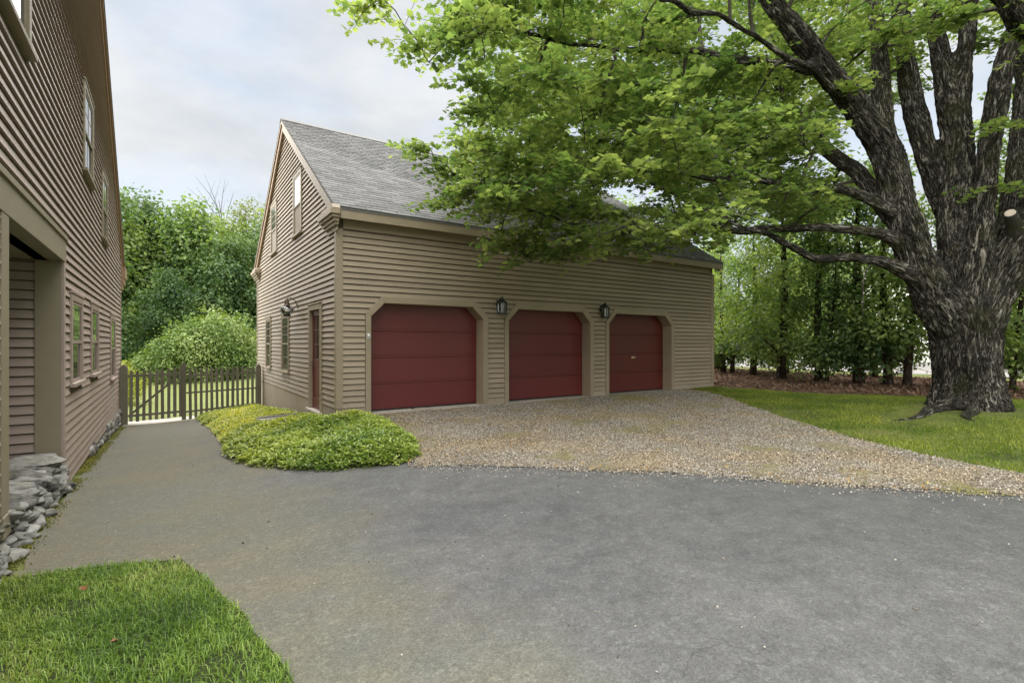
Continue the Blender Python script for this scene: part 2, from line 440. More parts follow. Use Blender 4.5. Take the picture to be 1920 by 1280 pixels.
M['leaf_dark'] = mat_leaf("dark_leaf", [(0.1, (0.035, 0.08, 0.03)), (0.5, (0.075, 0.135, 0.045)), (0.9, (0.14, 0.20, 0.06))], 0.3, 0.5, pscale=0.35)
M['leaf_light'] = mat_leaf("light_leaf", [(0.1, (0.085, 0.145, 0.035)), (0.5, (0.16, 0.23, 0.065)), (0.9, (0.28, 0.33, 0.13))], 0.35, 0.5, pscale=0.35)
M['leaf_yellow'] = mat_leaf("yellow_hedge_leaf", [(0.1, (0.16, 0.20, 0.012)), (0.9, (0.36, 0.36, 0.03))], 0.35, 0.5)
M['leaf_row'] = mat_leaf("row_leaf", [(0.1, (0.05, 0.105, 0.04)), (0.5, (0.16, 0.235, 0.08)), (0.9, (0.34, 0.40, 0.15))], 0.45, 0.5, pscale=0.55)
M['leaf_grey'] = mat_leaf("sparse_leaf", [(0.1, (0.08, 0.11, 0.04)), (0.9, (0.20, 0.22, 0.10))], 0.35, 0.5, pscale=0.35)
M['dead_leaf'] = mat_plain("dead_leaf", (0.20, 0.085, 0.035), 0.7)
M['litter'] = mat_leaf("leaf_litter", [(0.0, (0.06, 0.033, 0.022)), (0.5, (0.15, 0.088, 0.06)), (1.0, (0.27, 0.18, 0.125))], 0.05, 0.9, pscale=2)

# ------------------------------------------------------------------ object helpers
def tag(o, label=None, cat=None, group=None, kind=None):
    if label: o["label"] = label
    if cat: o["category"] = cat
    if group: o["group"] = group
    if kind: o["kind"] = kind
    return o

def empty(name, loc=(0, 0, 0), rz=0.0):
    o = bpy.data.objects.new(name, None)
    o.location = loc; o.rotation_euler = (0, 0, rz)
    o.empty_display_size = 0.2
    COL.objects.link(o)
    return o

def link(name, me, mat=None, parent=None, loc=None, rot=None, kind=None):
    o = bpy.data.objects.new(name, me)
    if mat is not None and not me.materials: me.materials.append(mat)
    COL.objects.link(o)
    if parent is not None: o.parent = parent
    if loc is not None: o.location = loc
    if rot is not None: o.rotation_euler = rot
    if kind: o["kind"] = kind
    return o

class MB:
    """collects shapes into one mesh"""
    def __init__(s): s.v = []; s.f = []
    def add(s, vs, fs):
        k = len(s.v); s.v += [tuple(map(float, v)) for v in vs]; s.f += [tuple(i + k for i in f) for f in fs]; return s
    def box(s, a, b):
        (x0, y0, z0), (x1, y1, z1) = a, b
        return s.add([(x0, y0, z0), (x1, y0, z0), (x1, y1, z0), (x0, y1, z0), (x0, y0, z1), (x1, y0, z1), (x1, y1, z1), (x0, y1, z1)],
                     [(0, 3, 2, 1), (4, 5, 6, 7), (0, 1, 5, 4), (1, 2, 6, 5), (2, 3, 7, 6), (3, 0, 4, 7)])
    def prism(s, poly, d0, d1, axis):
        """polygon in the two other axes, extruded along axis"""
        def mk(p, d):
            if axis == 0: return (d, p[0], p[1])
            if axis == 1: return (p[0], d, p[1])
            return (p[0], p[1], d)
        n = len(poly)
        vs = [mk(p, d0) for p in poly] + [mk(p, d1) for p in poly]
        fs = [tuple(range(n))[::-1], tuple(range(n, 2 * n))] + [(i, (i + 1) % n, n + (i + 1) % n, n + i) for i in range(n)]
        return s.add(vs, fs)
    def tube(s, pts, radii, n=6, cap=True):
        pts = [Vector(p) for p in pts]
        k = len(pts); ref = None; vs = []; fs = []
        for i in range(k):
            t = (pts[min(i + 1, k - 1)] - pts[max(i - 1, 0)]).normalized()
            if ref is None:
                ref = t.orthogonal().normalized()
            else:
                ref = (ref - t * ref.dot(t)).normalized()
            bi = t.cross(ref)
            for j in range(n):
                a = 2 * math.pi * j / n
                vs.append(pts[i] + (ref * math.cos(a) + bi * math.sin(a)) * radii[i])
        for i in range(k - 1):
            for j in range(n):
                fs.append((i * n + j, i * n + (j + 1) % n, (i + 1) * n + (j + 1) % n, (i + 1) * n + j))
        if cap:
            fs.append(tuple(range(n))[::-1]); fs.append(tuple(range((k - 1) * n, k * n)))
        return s.add(vs, fs)
    def lathe(s, prof, c, n=14):
        vs = []; fs = []
        for r, z in prof:
            for j in range(n):
                a = 2 * math.pi * j / n
                vs.append((c[0] + r * math.cos(a), c[1] + r * math.sin(a), c[2] + z))
        for i in range(len(prof) - 1):
            for j in range(n):
                fs.append((i * n + j, i * n + (j + 1) % n, (i + 1) * n + (j + 1) % n, (i + 1) * n + j))
        fs.append(tuple(range(n))[::-1]); fs.append(tuple(range((len(prof) - 1) * n, len(prof) * n)))
        return s.add(vs, fs)
    def mesh(s, name):
        me = bpy.data.meshes.new(name); me.from_pydata(s.v, [], s.f); me.update()
        bm = bmesh.new(); bm.from_mesh(me); bmesh.ops.recalc_face_normals(bm, faces=bm.faces); bm.to_mesh(me); bm.free()
        return me
    def build(s, name, mat, parent=None, bevel=0.0, smooth=False, loc=None, rot=None, kind=None):
        me = s.mesh(name)
        o = link(name, me, mat, parent, loc, rot, kind)
        if smooth: me.polygons.foreach_set("use_smooth", [True] * len(me.polygons))
        if bevel:
            md = o.modifiers.new("bevel", 'BEVEL'); md.width = bevel; md.segments = 2; md.limit_method = 'ANGLE'
        return o

def np_mesh(name, V, F, mat, parent=None, kind=None, smooth=False):
    """V (n,3) float, F (m,k) int, all faces of k corners"""
    me = bpy.data.meshes.new(name)
    n, (m, k) = len(V), F.shape
    me.vertices.add(n); me.vertices.foreach_set("co", np.ascontiguousarray(V, np.float32).ravel())
    me.loops.add(m * k); me.loops.foreach_set("vertex_index", np.ascontiguousarray(F, np.int32).ravel())
    me.polygons.add(m); me.polygons.foreach_set("loop_start", np.arange(0, m * k, k, dtype=np.int32))
    if smooth: me.polygons.foreach_set("use_smooth", np.ones(m, bool))
    me.update(calc_edges=True)
    return link(name, me, mat, parent, kind=kind)

def basis(nrm, tip):
    """rotation matrices (n,3,3) with columns x,y(tip),z(normal)"""
    z = nrm / np.linalg.norm(nrm, axis=1, keepdims=True)
    y = tip - z * np.sum(tip * z, axis=1, keepdims=True)
    y /= np.maximum(np.linalg.norm(y, axis=1, keepdims=True), 1e-6)
    x = np.cross(y, z)
    return np.stack([x, y, z], axis=2)

def scatter(bv, bf, P, R, S):
    bv = np.asarray(bv, float); bf = np.asarray(bf, int)
    n = len(P)
    if np.ndim(S) == 1: S = S[:, None, None]
    else: S = S[:, None, :]
    loc = bv[None] * S
    V = np.einsum('nij,nkj->nki', R, loc) + P[:, None, :]
    F = bf[None] + (np.arange(n) * len(bv))[:, None, None]
    return V.reshape(-1, 3), F.reshape(-1, bf.shape[1])

def randn(n, s=1.0): return RNG.normal(0, s, (n, 3))

def in_poly(P, poly):
    x, y = P[:, 0], P[:, 1]
    r = np.zeros(len(P), bool)
    j = len(poly) - 1
    for i in range(len(poly)):
        xi, yi = poly[i]; xj, yj = poly[j]
        c = ((yi > y) != (yj > y)) & (x < (xj - xi) * (y - yi) / (yj - yi + 1e-12) + xi)
        r ^= c; j = i
    return r

def poly_dist(P, poly):
    d = np.full(len(P), 1e9)
    for i in range(len(poly)):
        a = np.array(poly[i - 1]); b = np.array(poly[i])
        ab = b - a; t = np.clip(((P - a) @ ab) / (ab @ ab + 1e-12), 0, 1)
        d = np.minimum(d, np.linalg.norm(P - (a + t[:, None] * ab), axis=1))
    return d

def rough_poly(pts, step=0.18, amp=0.035, seed=0):
    out = []
    for i in range(len(pts)):
        a = Vector(pts[i]); b = Vector(pts[(i + 1) % len(pts)])
        n = max(1, min(60, int((b - a).length / step)))
        for k in range(n):
            p = a.lerp(b, k / n)
            d = mnoise.noise_vector(Vector((p.x * 2.3, p.y * 2.3, seed)))
            d2 = mnoise.noise_vector(Vector((p.x * 7, p.y * 7, seed + 5)))
            out.append((p.x + d.x * amp + d2.x * amp * .4, p.y + d.y * amp + d2.y * amp * .4))
    return out

def sheet(name, pts, zoff, mat, step=0.3, rough=0.035, kind='structure'):
    b = rough_poly(pts, amp=rough, seed=len(pts)) if rough else list(pts)
    A = np.array(b); lo, hi = A.min(0), A.max(0)
    gx, gy = np.meshgrid(np.arange(lo[0], hi[0], step), np.arange(lo[1], hi[1], step))
    G = np.stack([gx.ravel(), gy.ravel()], 1) + RNG.uniform(-.02, .02, (gx.size, 2))
    G = G[in_poly(G, b)]
    if len(G): G = G[poly_dist(G, b) > step * 0.35]
    vs = [Vector(p) for p in b] + [Vector(p) for p in G]
    n = len(b)
    r = delaunay_2d_cdt(vs, [(i, (i + 1) % n) for i in range(n)], [], 1, 1e-5)
    V = [(p.x, p.y, gzf(p.x, p.y) + zoff) for p in r[0]]
    me = bpy.data.meshes.new(name); me.from_pydata(V, [], r[2]); me.update()
    bm = bmesh.new(); bm.from_mesh(me)
    for f in bm.faces:
        if f.normal.z < 0: f.normal_flip()
        f.smooth = True
    bm.to_mesh(me); bm.free()
    return link(name, me, mat, kind=kind)

# ------------------------------------------------------------------ the ground
ax = np.unique(np.concatenate([np.linspace(-400, -40, 13), np.arange(-40, -4, 2.0), np.arange(-4, 30, 0.4), np.arange(30, 80, 2.0), np.linspace(80, 420, 12)]))
ay = np.unique(np.concatenate([np.linspace(-300, -20, 10), np.arange(-20, -2, 1.5), np.arange(-2, 24, 0.4), np.arange(24, 80, 2.0), np.linspace(80, 420, 12)]))
GX, GY = np.meshgrid(ax, ay)
V = np.stack([GX.ravel(), GY.ravel(), gz(GX.ravel(), GY.ravel())], 1)
nx, ny = len(ax), len(ay)
ii = (np.arange(ny - 1)[:, None] * nx + np.arange(nx - 1)[None]).ravel()
F = np.stack([ii, ii + 1, ii + nx + 1, ii + nx], 1)
np_mesh("ground", V, F, M['lawn_far'], kind='structure', smooth=True)

WEDGE = [(-0.99, 5.16), (-0.54, 5.05), (-0.2, 4.92), (0.08, 4.76), (0.18, 4.44), (0.27, 4.0), (0.37, 3.47), (0.42, 3.19), (0.46, 2.9), (0.49, 2.64), (0.56, 2.0), (0.62, 1.0), (0.6, -1.5), (-3.5, -1.5), (-3.5, 5.3), (-1.3, 5.25)]
GRAVEL = [(3.35, 9.83), (3.11, 8.52), (2.95, 7.4), (2.79, 6.42), (2.49, 5.8), (3.55, 4.8), (4.47, 4.0), (5.08, 3.4), (5.54, 2.77), (6.23, 2.06), (6.92, 1.33), (8.2, -0.1), (10.5, -2.5), (11.2, -1.9), (9.3, -0.1), (7.9, 1.45), (8.05, 1.87), (8.25, 2.72), (8.63, 3.53), (9.38, 4.69), (10.5, 6.25), (11.75, 7.6), (12.6, 8.9), (12.9, 9.83)]
ASPHALT = [(-1.12, 5.3), (-0.9, 5.3), (-0.99, 6.54), (-1.01, 8.32), (-1.04, 10.41), (-1.06, 13.14), (-0.98, 18.3), (0.75, 18.3), (1.3, 14.0), (1.4, 10.0), (1.5, 8.0), (3.0, 6.3), (3.6, 5.1), (4.6, 4.2), (5.3, 3.5), (5.8, 2.8), (6.5, 2.1), (7.2, 1.45), (8.6, 0.0), (10.9, -2.3), (16, -7), (10, -14), (-3, -14), (-3.4, -1.6), (0.4, -1.6), (0.4, 1.0), (0.35, 2.0), (0.25, 3.2), (0.1, 4.2), (0.0, 4.6), (-0.6, 4.85), (-1.12, 5.0)]
BED = [(0.80, 18.3), (0.80, 17.45), (0.95, 14.18), (0.93, 10.24), (0.83, 9.0), (1.0, 8.11), (1.28, 7.25), (1.62, 6.71), (2.02, 6.27), (2.36, 6.08), (2.68, 6.16), (2.9, 6.71), (3.07, 7.7), (3.18, 8.6), (3.15, 9.79), (2.64, 9.79), (2.65, 18.3)]
BANK = [(13.0, 9.83), (12.7, 8.9), (11.75, 7.55), (10.5, 6.2), (9.38, 4.64), (8.65, 3.5), (8.27, 2.7), (8.07, 1.87), (7.9, 1.4), (9.3, -0.2), (11.2, -2.0), (26, -2.0), (21.5, 0.5), (19.2, 2.4), (17.8, 3.43), (16.6, 4.3), (15.83, 5.0), (14.9, 6.6), (14.62, 7.3), (14.34, 9.9), (14.2, 9.83)]
MULCH = [(14.34, 9.9), (14.62, 7.3), (14.9, 6.6), (15.83, 5.0), (16.6, 4.3), (17.8, 3.43), (19.2, 2.4), (21.5, 0.5), (26, -2.0), (32, -4), (27.5, 3), (25.5, 7.5), (24.3, 10), (24.0, 12.5), (25, 17), (26, 22), (14.4, 22), (14.4, 19.6)]
sheet("lawn_corner", WEDGE, 0.030, M['turf'])
sheet("asphalt_driveway", ASPHALT, 0.020, M['asphalt'], 0.35)
sheet("gravel_pad", GRAVEL, 0.030, M['gravel_base'], 0.3, 0.05)
sheet("planting_bed", BED, 0.028, M['soil'], 0.3)
sheet("grass_bank", BANK, 0.012, M['bank'], 0.4, 0.06)
sheet("mulch_bed", MULCH, 0.018, M['mulch'], 0.5, 0.08)
sheet("side_road", [(29, -40), (44, -40), (44, 10), (50, 26), (75, 55), (60, 62), (38, 30), (27.5, 19), (27.0, 10), (29.5, 4)], 0.02, M['pale_road'], 3.0, 0)
sheet("gate_apron", [(-1.0, 18.3), (0.9, 18.3), (0.9, 19.6), (-1.0, 19.6)], 0.024, M['concrete'], 0.5, 0.02)

# ------------------------------------------------------------------ clapboard helper
EXPO = 0.1215
_plank = {}
def plank_mesh(mat, h):
    k = (mat.name, round(h, 4))
    if k not in _plank:
        me = MB().prism([(0.0, h), (-0.003, h), (-0.028, 0.0), (0.0, 0.0)], 0, 1, 0).mesh("clapboard")
        me.materials.append(mat); _plank[k] = me
    return _plank[k]

def clad(parent, origin, rz, span, zb, zt, mat, cuts, limit=None, expo=EXPO, maxlen=6.0):
    """planks along local x of a wall; cuts(z) -> list of (a,b) openings; limit(z) -> (a,b) of the wall at that height"""
    n = 0; i = 0
    c, s = math.cos(rz), math.sin(rz)
    while zb + i * expo < zt - 0.02:
        z0 = zb + i * expo; h = min(expo, zt - z0) - 0.020
        a, b = limit(z0) if limit else span
        a = max(a, span[0]); b = min(b, span[1])
        segs = [(a, b)] if b - a > 0.05 else []
        for (o0, o1) in cuts(z0 + h / 2):
            new = []
            for (p, q) in segs:
                if o1 <= p or o0 >= q: new.append((p, q)); continue
                if o0 > p: new.append((p, o0))
                if o1 < q: new.append((o1, q))
            segs = new
        for (p, q) in segs:
            if q - p < 0.02: continue
            parts = [(p, q)]
            if q - p > maxlen:
                m = p + (q - p) * random.uniform(0.3, 0.7); parts = [(p, m - 0.002), (m + 0.002, q)]
            for (u, w) in parts:
                o = link("clapboard", plank_mesh(mat, h), None, parent)
                o.location = (origin[0] + c * u, origin[1] + s * u, z0)
                o.rotation_euler = (random.uniform(-.006, .006), 0, rz); o.scale = (w - u, 1, 1)
                n += 1
        i += 1
    return n

def window(parent, origin, rz, s0, s1, z0, z1, trim, rows=(3, 2), cols=3, casing=0.09, half_screen=False):
    """double-hung window; outer casing spans s0..s1, z0..z1 in wall coordinates"""
    loc = (origin[0], origin[1], 0)
    w = MB()
    d = -0.045
    w.box((s0, d, z0 + 0.05), (s0 + casing, 0.03, z1)).box((s1 - casing, d, z0 + 0.05), (s1, 0.03, z1))
    w.box((s0 + casing, d, z1 - casing), (s1 - casing, 0.03, z1))
    w.box((s0 - 0.015, d - 0.012, z1), (s1 + 0.015, 0.03, z1 + 0.03))
    w.box((s0 - 0.03, d - 0.04, z0), (s1 + 0.03, 0.03, z0 + 0.05))
    win = w.build("window", trim, parent, bevel=0.004, loc=loc, rot=(0, 0, rz))
    a, b = s0 + casing, s1 - casing
    lo, hi = z0 + 0.05, z1 - casing
    mid = (lo + hi) / 2
    for name, (u, v), dy in (("upper_sash", (mid - 0.02, hi), -0.034), ("lower_sash", (lo, mid + 0.02), -0.020)):
        f = MB(); fw = 0.045
        f.box((a, dy, u), (a + fw, dy + 0.03, v)).box((b - fw, dy, u), (b, dy + 0.03, v))
        f.box((a + fw, dy, u), (b - fw, dy + 0.03, u + fw)).box((a + fw, dy, v - fw), (b - fw, dy + 0.03, v))
        if not (half_screen and name == "lower_sash"):
            for k in range(1, cols):
                x = a + fw + (b - a - 2 * fw) * k / cols
                f.box((x - 0.009, dy + 0.004, u + fw), (x + 0.009, dy + 0.026, v - fw))
            nr = rows[0] if name == "upper_sash" else rows[1]
            for k in range(1, nr):
                z = u + fw + (v - u - 2 * fw) * k / nr
                f.box((a + fw, dy + 0.005, z - 0.009), (b - fw, dy + 0.025, z + 0.009))
        f.build(name, trim, win)
        g = MB().box((a + 0.01, dy + 0.008, u + 0.01), (b - 0.01, dy + 0.014, v - 0.01))
        g.build("pane", M['curtain'] if (half_screen and name == "lower_sash") else M['glass'], win)
    return win

# ------------------------------------------------------------------ the garage
GY0, GY1, GX0, GX1 = 9.81, 19.75, 2.675, 14.28
RY, RZ = 14.78, 7.35
EY, EZ = 9.55, 3.87
SL = (RZ - EZ) / (RY - EY)
def roof_z(y): return RZ - abs(y - RY) * SL
garage = tag(empty("garage", (GX0, GY0, 0)), "tan clapboard three-bay garage with red doors and a grey shingle roof", "garage")
def gpart(mb, name, mat, **k):
    o = mb.build(name, mat, garage, **k)
    o.matrix_parent_inverse = Matrix.Translation((-GX0, -GY0, 0))
    return o
GAR = empty("wall_group")  # replaced below by the wall mesh
bpy.data.objects.remove(GAR)

DOORS = [(3.31, 5.85), (6.53, 9.05), (9.72, 12.24)]
DH, CH = 2.15, 0.27
# backing walls (front wall is cut round the doors)
wb = MB()
xs = [GX0 + 0.01] + [v for d in DOORS for v in (d[0] - 0.03, d[1] + 0.03)] + [GX1 - 0.01]
for i in range(0, len(xs), 2):
    wb.box((xs[i], GY0 + 0.004, -0.3), (xs[i + 1], GY0 + 0.14, DH + 0.03))
wb.box((GX0 + 0.01, GY0 + 0.004, DH + 0.03), (GX1 - 0.01, GY0 + 0.14, 3.72))
for a, b in DOORS:
    for (x, sgn) in ((a, 1), (b, -1)):
        x -= sgn * 0.03
        wb.prism([(x, DH + 0.03), (x + sgn * CH, DH + 0.03), (x, DH - CH + 0.03)], GY0 + 0.004, GY0 + 0.14, 1)
gab = [(GY0 + 0.14, -1.2), (GY1 - 0.01, -1.2), (GY1 - 0.01, roof_z(GY1) - 0.12), (RY, RZ - 0.12), (GY0 + 0.14, roof_z(GY0 + .14) - 0.12)]
# left gable wall with a hole for the side door: three pieces
SD0, SD1, SDT = 10.98, 11.88, 2.07
SB0, SB1, SBT = SD0 - 0.03, SD1 + 0.03, SDT + 0.03
wb.prism([(GY0 + 0.14, -1.2), (SB0, -1.2), (SB0, roof_z(SB0) - .12), (GY0 + .14, roof_z(GY0 + .14) - .12)], GX0 + 0.004, GX0 + 0.14, 0)
wb.prism([(SB0, SBT), (SB1, SBT), (SB1, roof_z(SB1) - .12), (SB0, roof_z(SB0) - .12)], GX0 + 0.004, GX0 + 0.14, 0)
wb.prism([(SB1, -1.2), (GY1 - .01, -1.2), (GY1 - .01, roof_z(GY1) - .12), (RY, RZ - .12), (SB1, roof_z(SB1) - .12)], GX0 + 0.004, GX0 + 0.14, 0)
wb.prism(gab, GX1 - 0.14, GX1 - 0.004, 0)
wb.box((GX0 + .14, GY1 - 0.14, -1.2), (GX1 - .14, GY1 - 0.004, 3.72))
wall = gpart(wb, "wall", M['backing'])
# clapboards
for f in (lambda: None,): f()
GI = Matrix.Translation((-GX0, -GY0, 0))
def cl_front(z):
    r = []
    for a, b in DOORS:
        if z < DH - CH + 0.03: r.append((a - 0.11, b + 0.13))
        elif z < DH + 0.14:
            k = max(0, z - (DH - CH)) * 0.95
            k = min(k, CH)
            r.append((a - 0.11 + k, b + 0.13 - k))
    return [(p - GX0, q - GX0) for p, q in r]
nfront = clad(wall, (GX0, GY0), 0, (0.10, GX1 - GX0 - 0.12), 0.13, 3.52, M['siding'], cl_front, maxlen=6.5, expo=0.1125)
def side_s(y): return GY1 - y
WINS = [(16.93, 17.88, 0.57, 2.16), (14.2, 15.2, 0.57, 2.16), (15.95, 16.92, 3.97, 5.46), (12.72, 13.65, 3.95, 5.50)]
def cl_side(z):
    r = []
    if z < SDT + 0.12: r.append((SD0 - 0.12, SD1 + 0.12))
    for y0, y1, z0, z1 in WINS:
        if z0 - 0.05 < z < z1 + 0.04: r.append((y0, y1))
    return [(side_s(q), side_s(p)) for p, q in r]
def lim_side(z):
    d = max(0.0, (RZ - 0.2 - z) / SL)
    return (side_s(RY + d), side_s(RY - d))
nside = clad(wall, (GX0, GY1), -math.pi / 2, (0.1, GY1 - GY0 - 0.1), 0.13, RZ - 0.35, M['siding'], cl_side, lim_side, maxlen=6.5, expo=0.1125)
for ch in wall.children:
    ch.matrix_parent_inverse = Matrix()
print("garage planks", nfront, nside)
# foundation
fd = MB()
e = 0.014
xs = [GX0 - e] + [v for a, b in DOORS for v in (a - 0.105, b + 0.125)] + [GX1 + e]
for i in range(0, len(xs), 2):
    gpart(MB().box((xs[i], GY0 - e, -0.5), (xs[i + 1], GY0 - 0.001, 0.115)), "foundation", M['found'], bevel=0.004)
fd.box((GX0 - e, GY0 - 0.001, -1.3), (GX0 - 0.001, SD0 - 0.11, 0.115))
fd.box((GX0 - e, SD1 + 0.11, -1.6), (GX0 - 0.001, GY1 + e, 0.115))
fd.box((GX0 - e, SD0 - 0.11, -1.6), (GX0 - 0.001, SD1 + 0.11, -0.11))
gpart(MB().box((GX1 + 0.001, GY0 - e, -0.5), (GX1 + e, GY1, 0.115)), "foundation", M['found'])
gpart(fd, "foundation", M['found'], bevel=0.004)
slab = MB()
for a, b in DOORS:
    slab.box((a - 0.09, GY0 - 0.10, -0.3), (b + 0.11, GY0 + 0.55, -0.012))
gpart(slab, "sill_slab", M['concrete'], bevel=0.01)
# water table / corner boards
for (x0, y0, x1, y1) in ((GX0 - 0.032, GY0 - 0.032, GX0 + 0.10, GY0 - 0.001), (GX0 - 0.032, GY0 - 0.001, GX0 - 0.001, GY0 + 0.10),
                         (GX1 - 0.12, GY0 - 0.032, GX1 + 0.03, GY0 - 0.001), (GX1 + 0.001, GY0 - 0.001, GX1 + 0.03, GY0 + 0.12),
                         (GX0 - 0.032, GY1 - 0.10, GX0 - 0.001, GY1 + 0.03)):
    gpart(MB().box((x0, y0, 0.118), (x1, y1, 3.52 if y1 < 12 else 3.7)), "corner_board", M['trim'], bevel=0.004)
gpart(MB().box((GX0 + 0.103, GY0 - 0.03, 3.52), (GX1 - 0.123, GY0 - 0.002, 3.72)), "frieze_board", M['trim'])

# garage doors
for di, (a, b) in enumerate(DOORS):
    y0, y1 = GY0 - 0.045, GY0
    t = MB()
    L_, R_ = a - 0.105, b + 0.125
    T_ = DH + 0.125
    k = CH
    t.prism([(L_, -0.02), (a, -0.02), (a, DH - k), (L_, DH - k + 0.055)], y0, y1, 1)
    t.prism([(b, -0.02), (R_, -0.02), (R_, DH - k + 0.055), (b, DH - k)], y0, y1, 1)
    t.prism([(L_, DH - k + 0.055), (a, DH - k), (a + k, DH), (L_ + k + 0.05, T_)], y0, y1, 1)
    t.prism([(R_, DH - k + 0.055), (R_ - k - 0.05, T_), (b - k, DH), (b, DH - k)], y0, y1, 1)
    t.prism([(a + k, DH), (b - k, DH), (R_ - k - 0.05, T_), (L_ + k + 0.05, T_)], y0, y1, 1)
    # jamb returns
    rec = 0.28
    t.box((a - 0.02, y1, -0.02), (a, GY0 + rec, DH - k)).box((b, y1, -0.02), (b + 0.02, GY0 + rec, DH - k))
    t.prism([(a - 0.02, DH - k), (a, DH - k), (a + k, DH), (a + k, DH + 0.02)], y1, GY0 + rec, 1)
    t.prism([(b, DH - k), (b + 0.02, DH - k), (b - k, DH + 0.02), (b - k, DH)], y1, GY0 + rec, 1)
    t.box((a + k, y1, DH), (b - k, GY0 + rec, DH + 0.02))
    gpart(t, "door_frame", M['trim'], bevel=0.003)
    mt = M['red_dark'] if di == 2 else M['red']
    # stiles at the back of the opening, panels between
    dr = MB().box((a - 0.05, GY0 + rec + 0.045, 0.0), (b + 0.05, GY0 + rec + 0.06, DH + 0.06))
    door = gpart(dr, "garage_door", mt)
    door["label"] = ["wide red overhead door nearest the corner", "middle dark red overhead door", "dark red overhead door with a brass handle"][di]
    hs = [0.0, 0.53, 1.06, 1.60, DH + 0.05]
    for j in range(4):
        p = MB()
        z0, z1 = hs[j] + 0.004, hs[j + 1] - 0.004
        yf = GY0 + rec
        p.box((a - 0.04, yf + 0.012, z0), (b + 0.04, yf + 0.044, z1))
        # slightly raised field with a thin step along its edges
        p.box((a + 0.10, yf + 0.004, z0 + 0.05), (b - 0.10, yf + 0.012, z1 - 0.045))
        o = p.build("door_panel", mt, door, bevel=0.004)
    MB().box((a - 0.03, GY0 + rec + 0.002, -0.006), (b + 0.03, GY0 + rec + 0.03, 0.022)).build("weather_strip", M['metal_black'], door)
    if di == 2:
        h = MB().box((10.905, GY0 + rec - 0.012, 0.93), (11.005, GY0 + rec + 0.006, 0.985)).tube([(10.90, GY0 + rec - 0.045, 0.955), (11.03, GY0 + rec - 0.045, 0.965)], [0.014, 0.012], 8)
        h.tube([(10.955, GY0 + rec + 0.01, 0.957), (10.955, GY0 + rec - 0.045, 0.957)], [0.012, 0.012], 8)
        h.build("handle", M['brass'], door)

# side door in the gable wall
t = MB()
cx0 = GX0 - 0.045
t.box((cx0, SD0 - 0.12, -0.06), (GX0, SD0, SDT + 0.12)).box((cx0, SD1, -0.06), (GX0, SD1 + 0.12, SDT + 0.12)).box((cx0, SD0, SDT), (GX0, SD1, SDT + 0.12))
t.box((cx0 - 0.015, SD0 - 0.13, SDT + 0.12), (GX0, SD1 + 0.13, SDT + 0.145))
t.box((GX0, SD0 - 0.02, -0.06), (GX0 + 0.2, SD0, SDT)).box((GX0, SD1, -0.06), (GX0 + 0.2, SD1 + 0.02, SDT)).box((GX0, SD0, SDT), (GX0 + 0.2, SD1, SDT + 0.02))
gpart(t, "side_door_frame", M['trim'], bevel=0.003)
gpart(MB().box((GX0 - 0.10, SD0 - 0.14, -0.108), (GX0 + 0.2, SD1 + 0.14, -0.062)), "threshold", M['concrete'], bevel=0.006)
dx = GX0 + 0.025
d = MB()
d.box((dx, SD0 + .002, -0.05), (dx + 0.04, SD0 + 0.12, SDT - 0.004)).box((dx, SD1 - 0.12, -0.05), (dx + 0.04, SD1 - .002, SDT - 0.004))
d.box((dx, SD0 + 0.12, -0.05), (dx + 0.04, SD1 - 0.12, 0.18)).box((dx, SD0 + 0.12, 0.86), (dx + 0.04, SD1 - 0.12, 1.02)).box((dx, SD0 + 0.12, SDT - 0.12), (dx + 0.04, SD1 - 0.12, SDT - 0.004))
d.box((dx + 0.012, SD0 + 0.12, 0.18), (dx + 0.03, SD1 - 0.12, 0.86))
d.box((dx + 0.004, SD0 + 0.2, 0.26), (dx + 0.012, SD1 - 0.2, 0.78))
for k in (1, 2):
    y = SD0 + 0.12 + (SD1 - SD0 - 0.24) * k / 3
    d.box((dx + 0.003, y - 0.011, 1.02), (dx + 0.037, y + 0.011, SDT - 0.12))
for k in (1, 2):
    z = 1.02 + (SDT - 1.14) * k / 3
    d.box((dx + 0.004, SD0 + 0.12, z - 0.011), (dx + 0.036, SD1 - 0.12, z + 0.011))
sdoor = gpart(d, "side_door", M['red'], bevel=0.003)
sdoor["label"] = "narrow red panelled side door with nine small panes"
for iy in range(3):
    for iz in range(3):
        ya = SD0 + 0.12 + (SD1 - SD0 - 0.24) * iy / 3; zz = 1.02 + (SDT - 1.14) * iz / 3
        MB().box((dx + 0.016, ya + .004, zz + .004), (dx + 0.022, ya + (SD1 - SD0 - 0.24) / 3 - .004, zz + (SDT - 1.14) / 3 - .004)).build("pane", M['glass'], sdoor)
MB().tube([(dx - 0.06, SD1 - 0.07, 0.95), (dx - 0.06, SD1 - 0.20, 0.95)], [0.011, 0.011], 8).tube([(dx + 0.005, SD1 - 0.07, 0.95), (dx - 0.06, SD1 - 0.07, 0.95)], [0.016, 0.011], 8).box((dx - 0.008, SD1 - 0.095, 0.88), (dx + 0.001, SD1 - 0.045, 1.02)).build("handle", M['bronze'], sdoor)
# gable windows
for (y0, y1, z0, z1) in WINS:
    up = z0 > 2
    wdw = window(garage, (GX0, GY1), -math.pi / 2, side_s(y1), side_s(y0), z0, z1, M['trim'], rows=(3, 2), half_screen=up)
    wdw.matrix_parent_inverse = GI.copy()
# roof: slab, rake trim, shingles
OV = 0.12
X0, X1 = GX0 - OV, GX1 + 0.17
th = 0.05
rf = MB()
for sgn in (-1, 1):
    ye = EY if sgn < 0 else 2 * RY - EY
    poly = [(ye, EZ), (RY, RZ), (RY, RZ - th), (ye, EZ - th)]
    rf.prism(poly, X0, X1, 0)
roof = gpart(rf, "roof", M['shingle'])
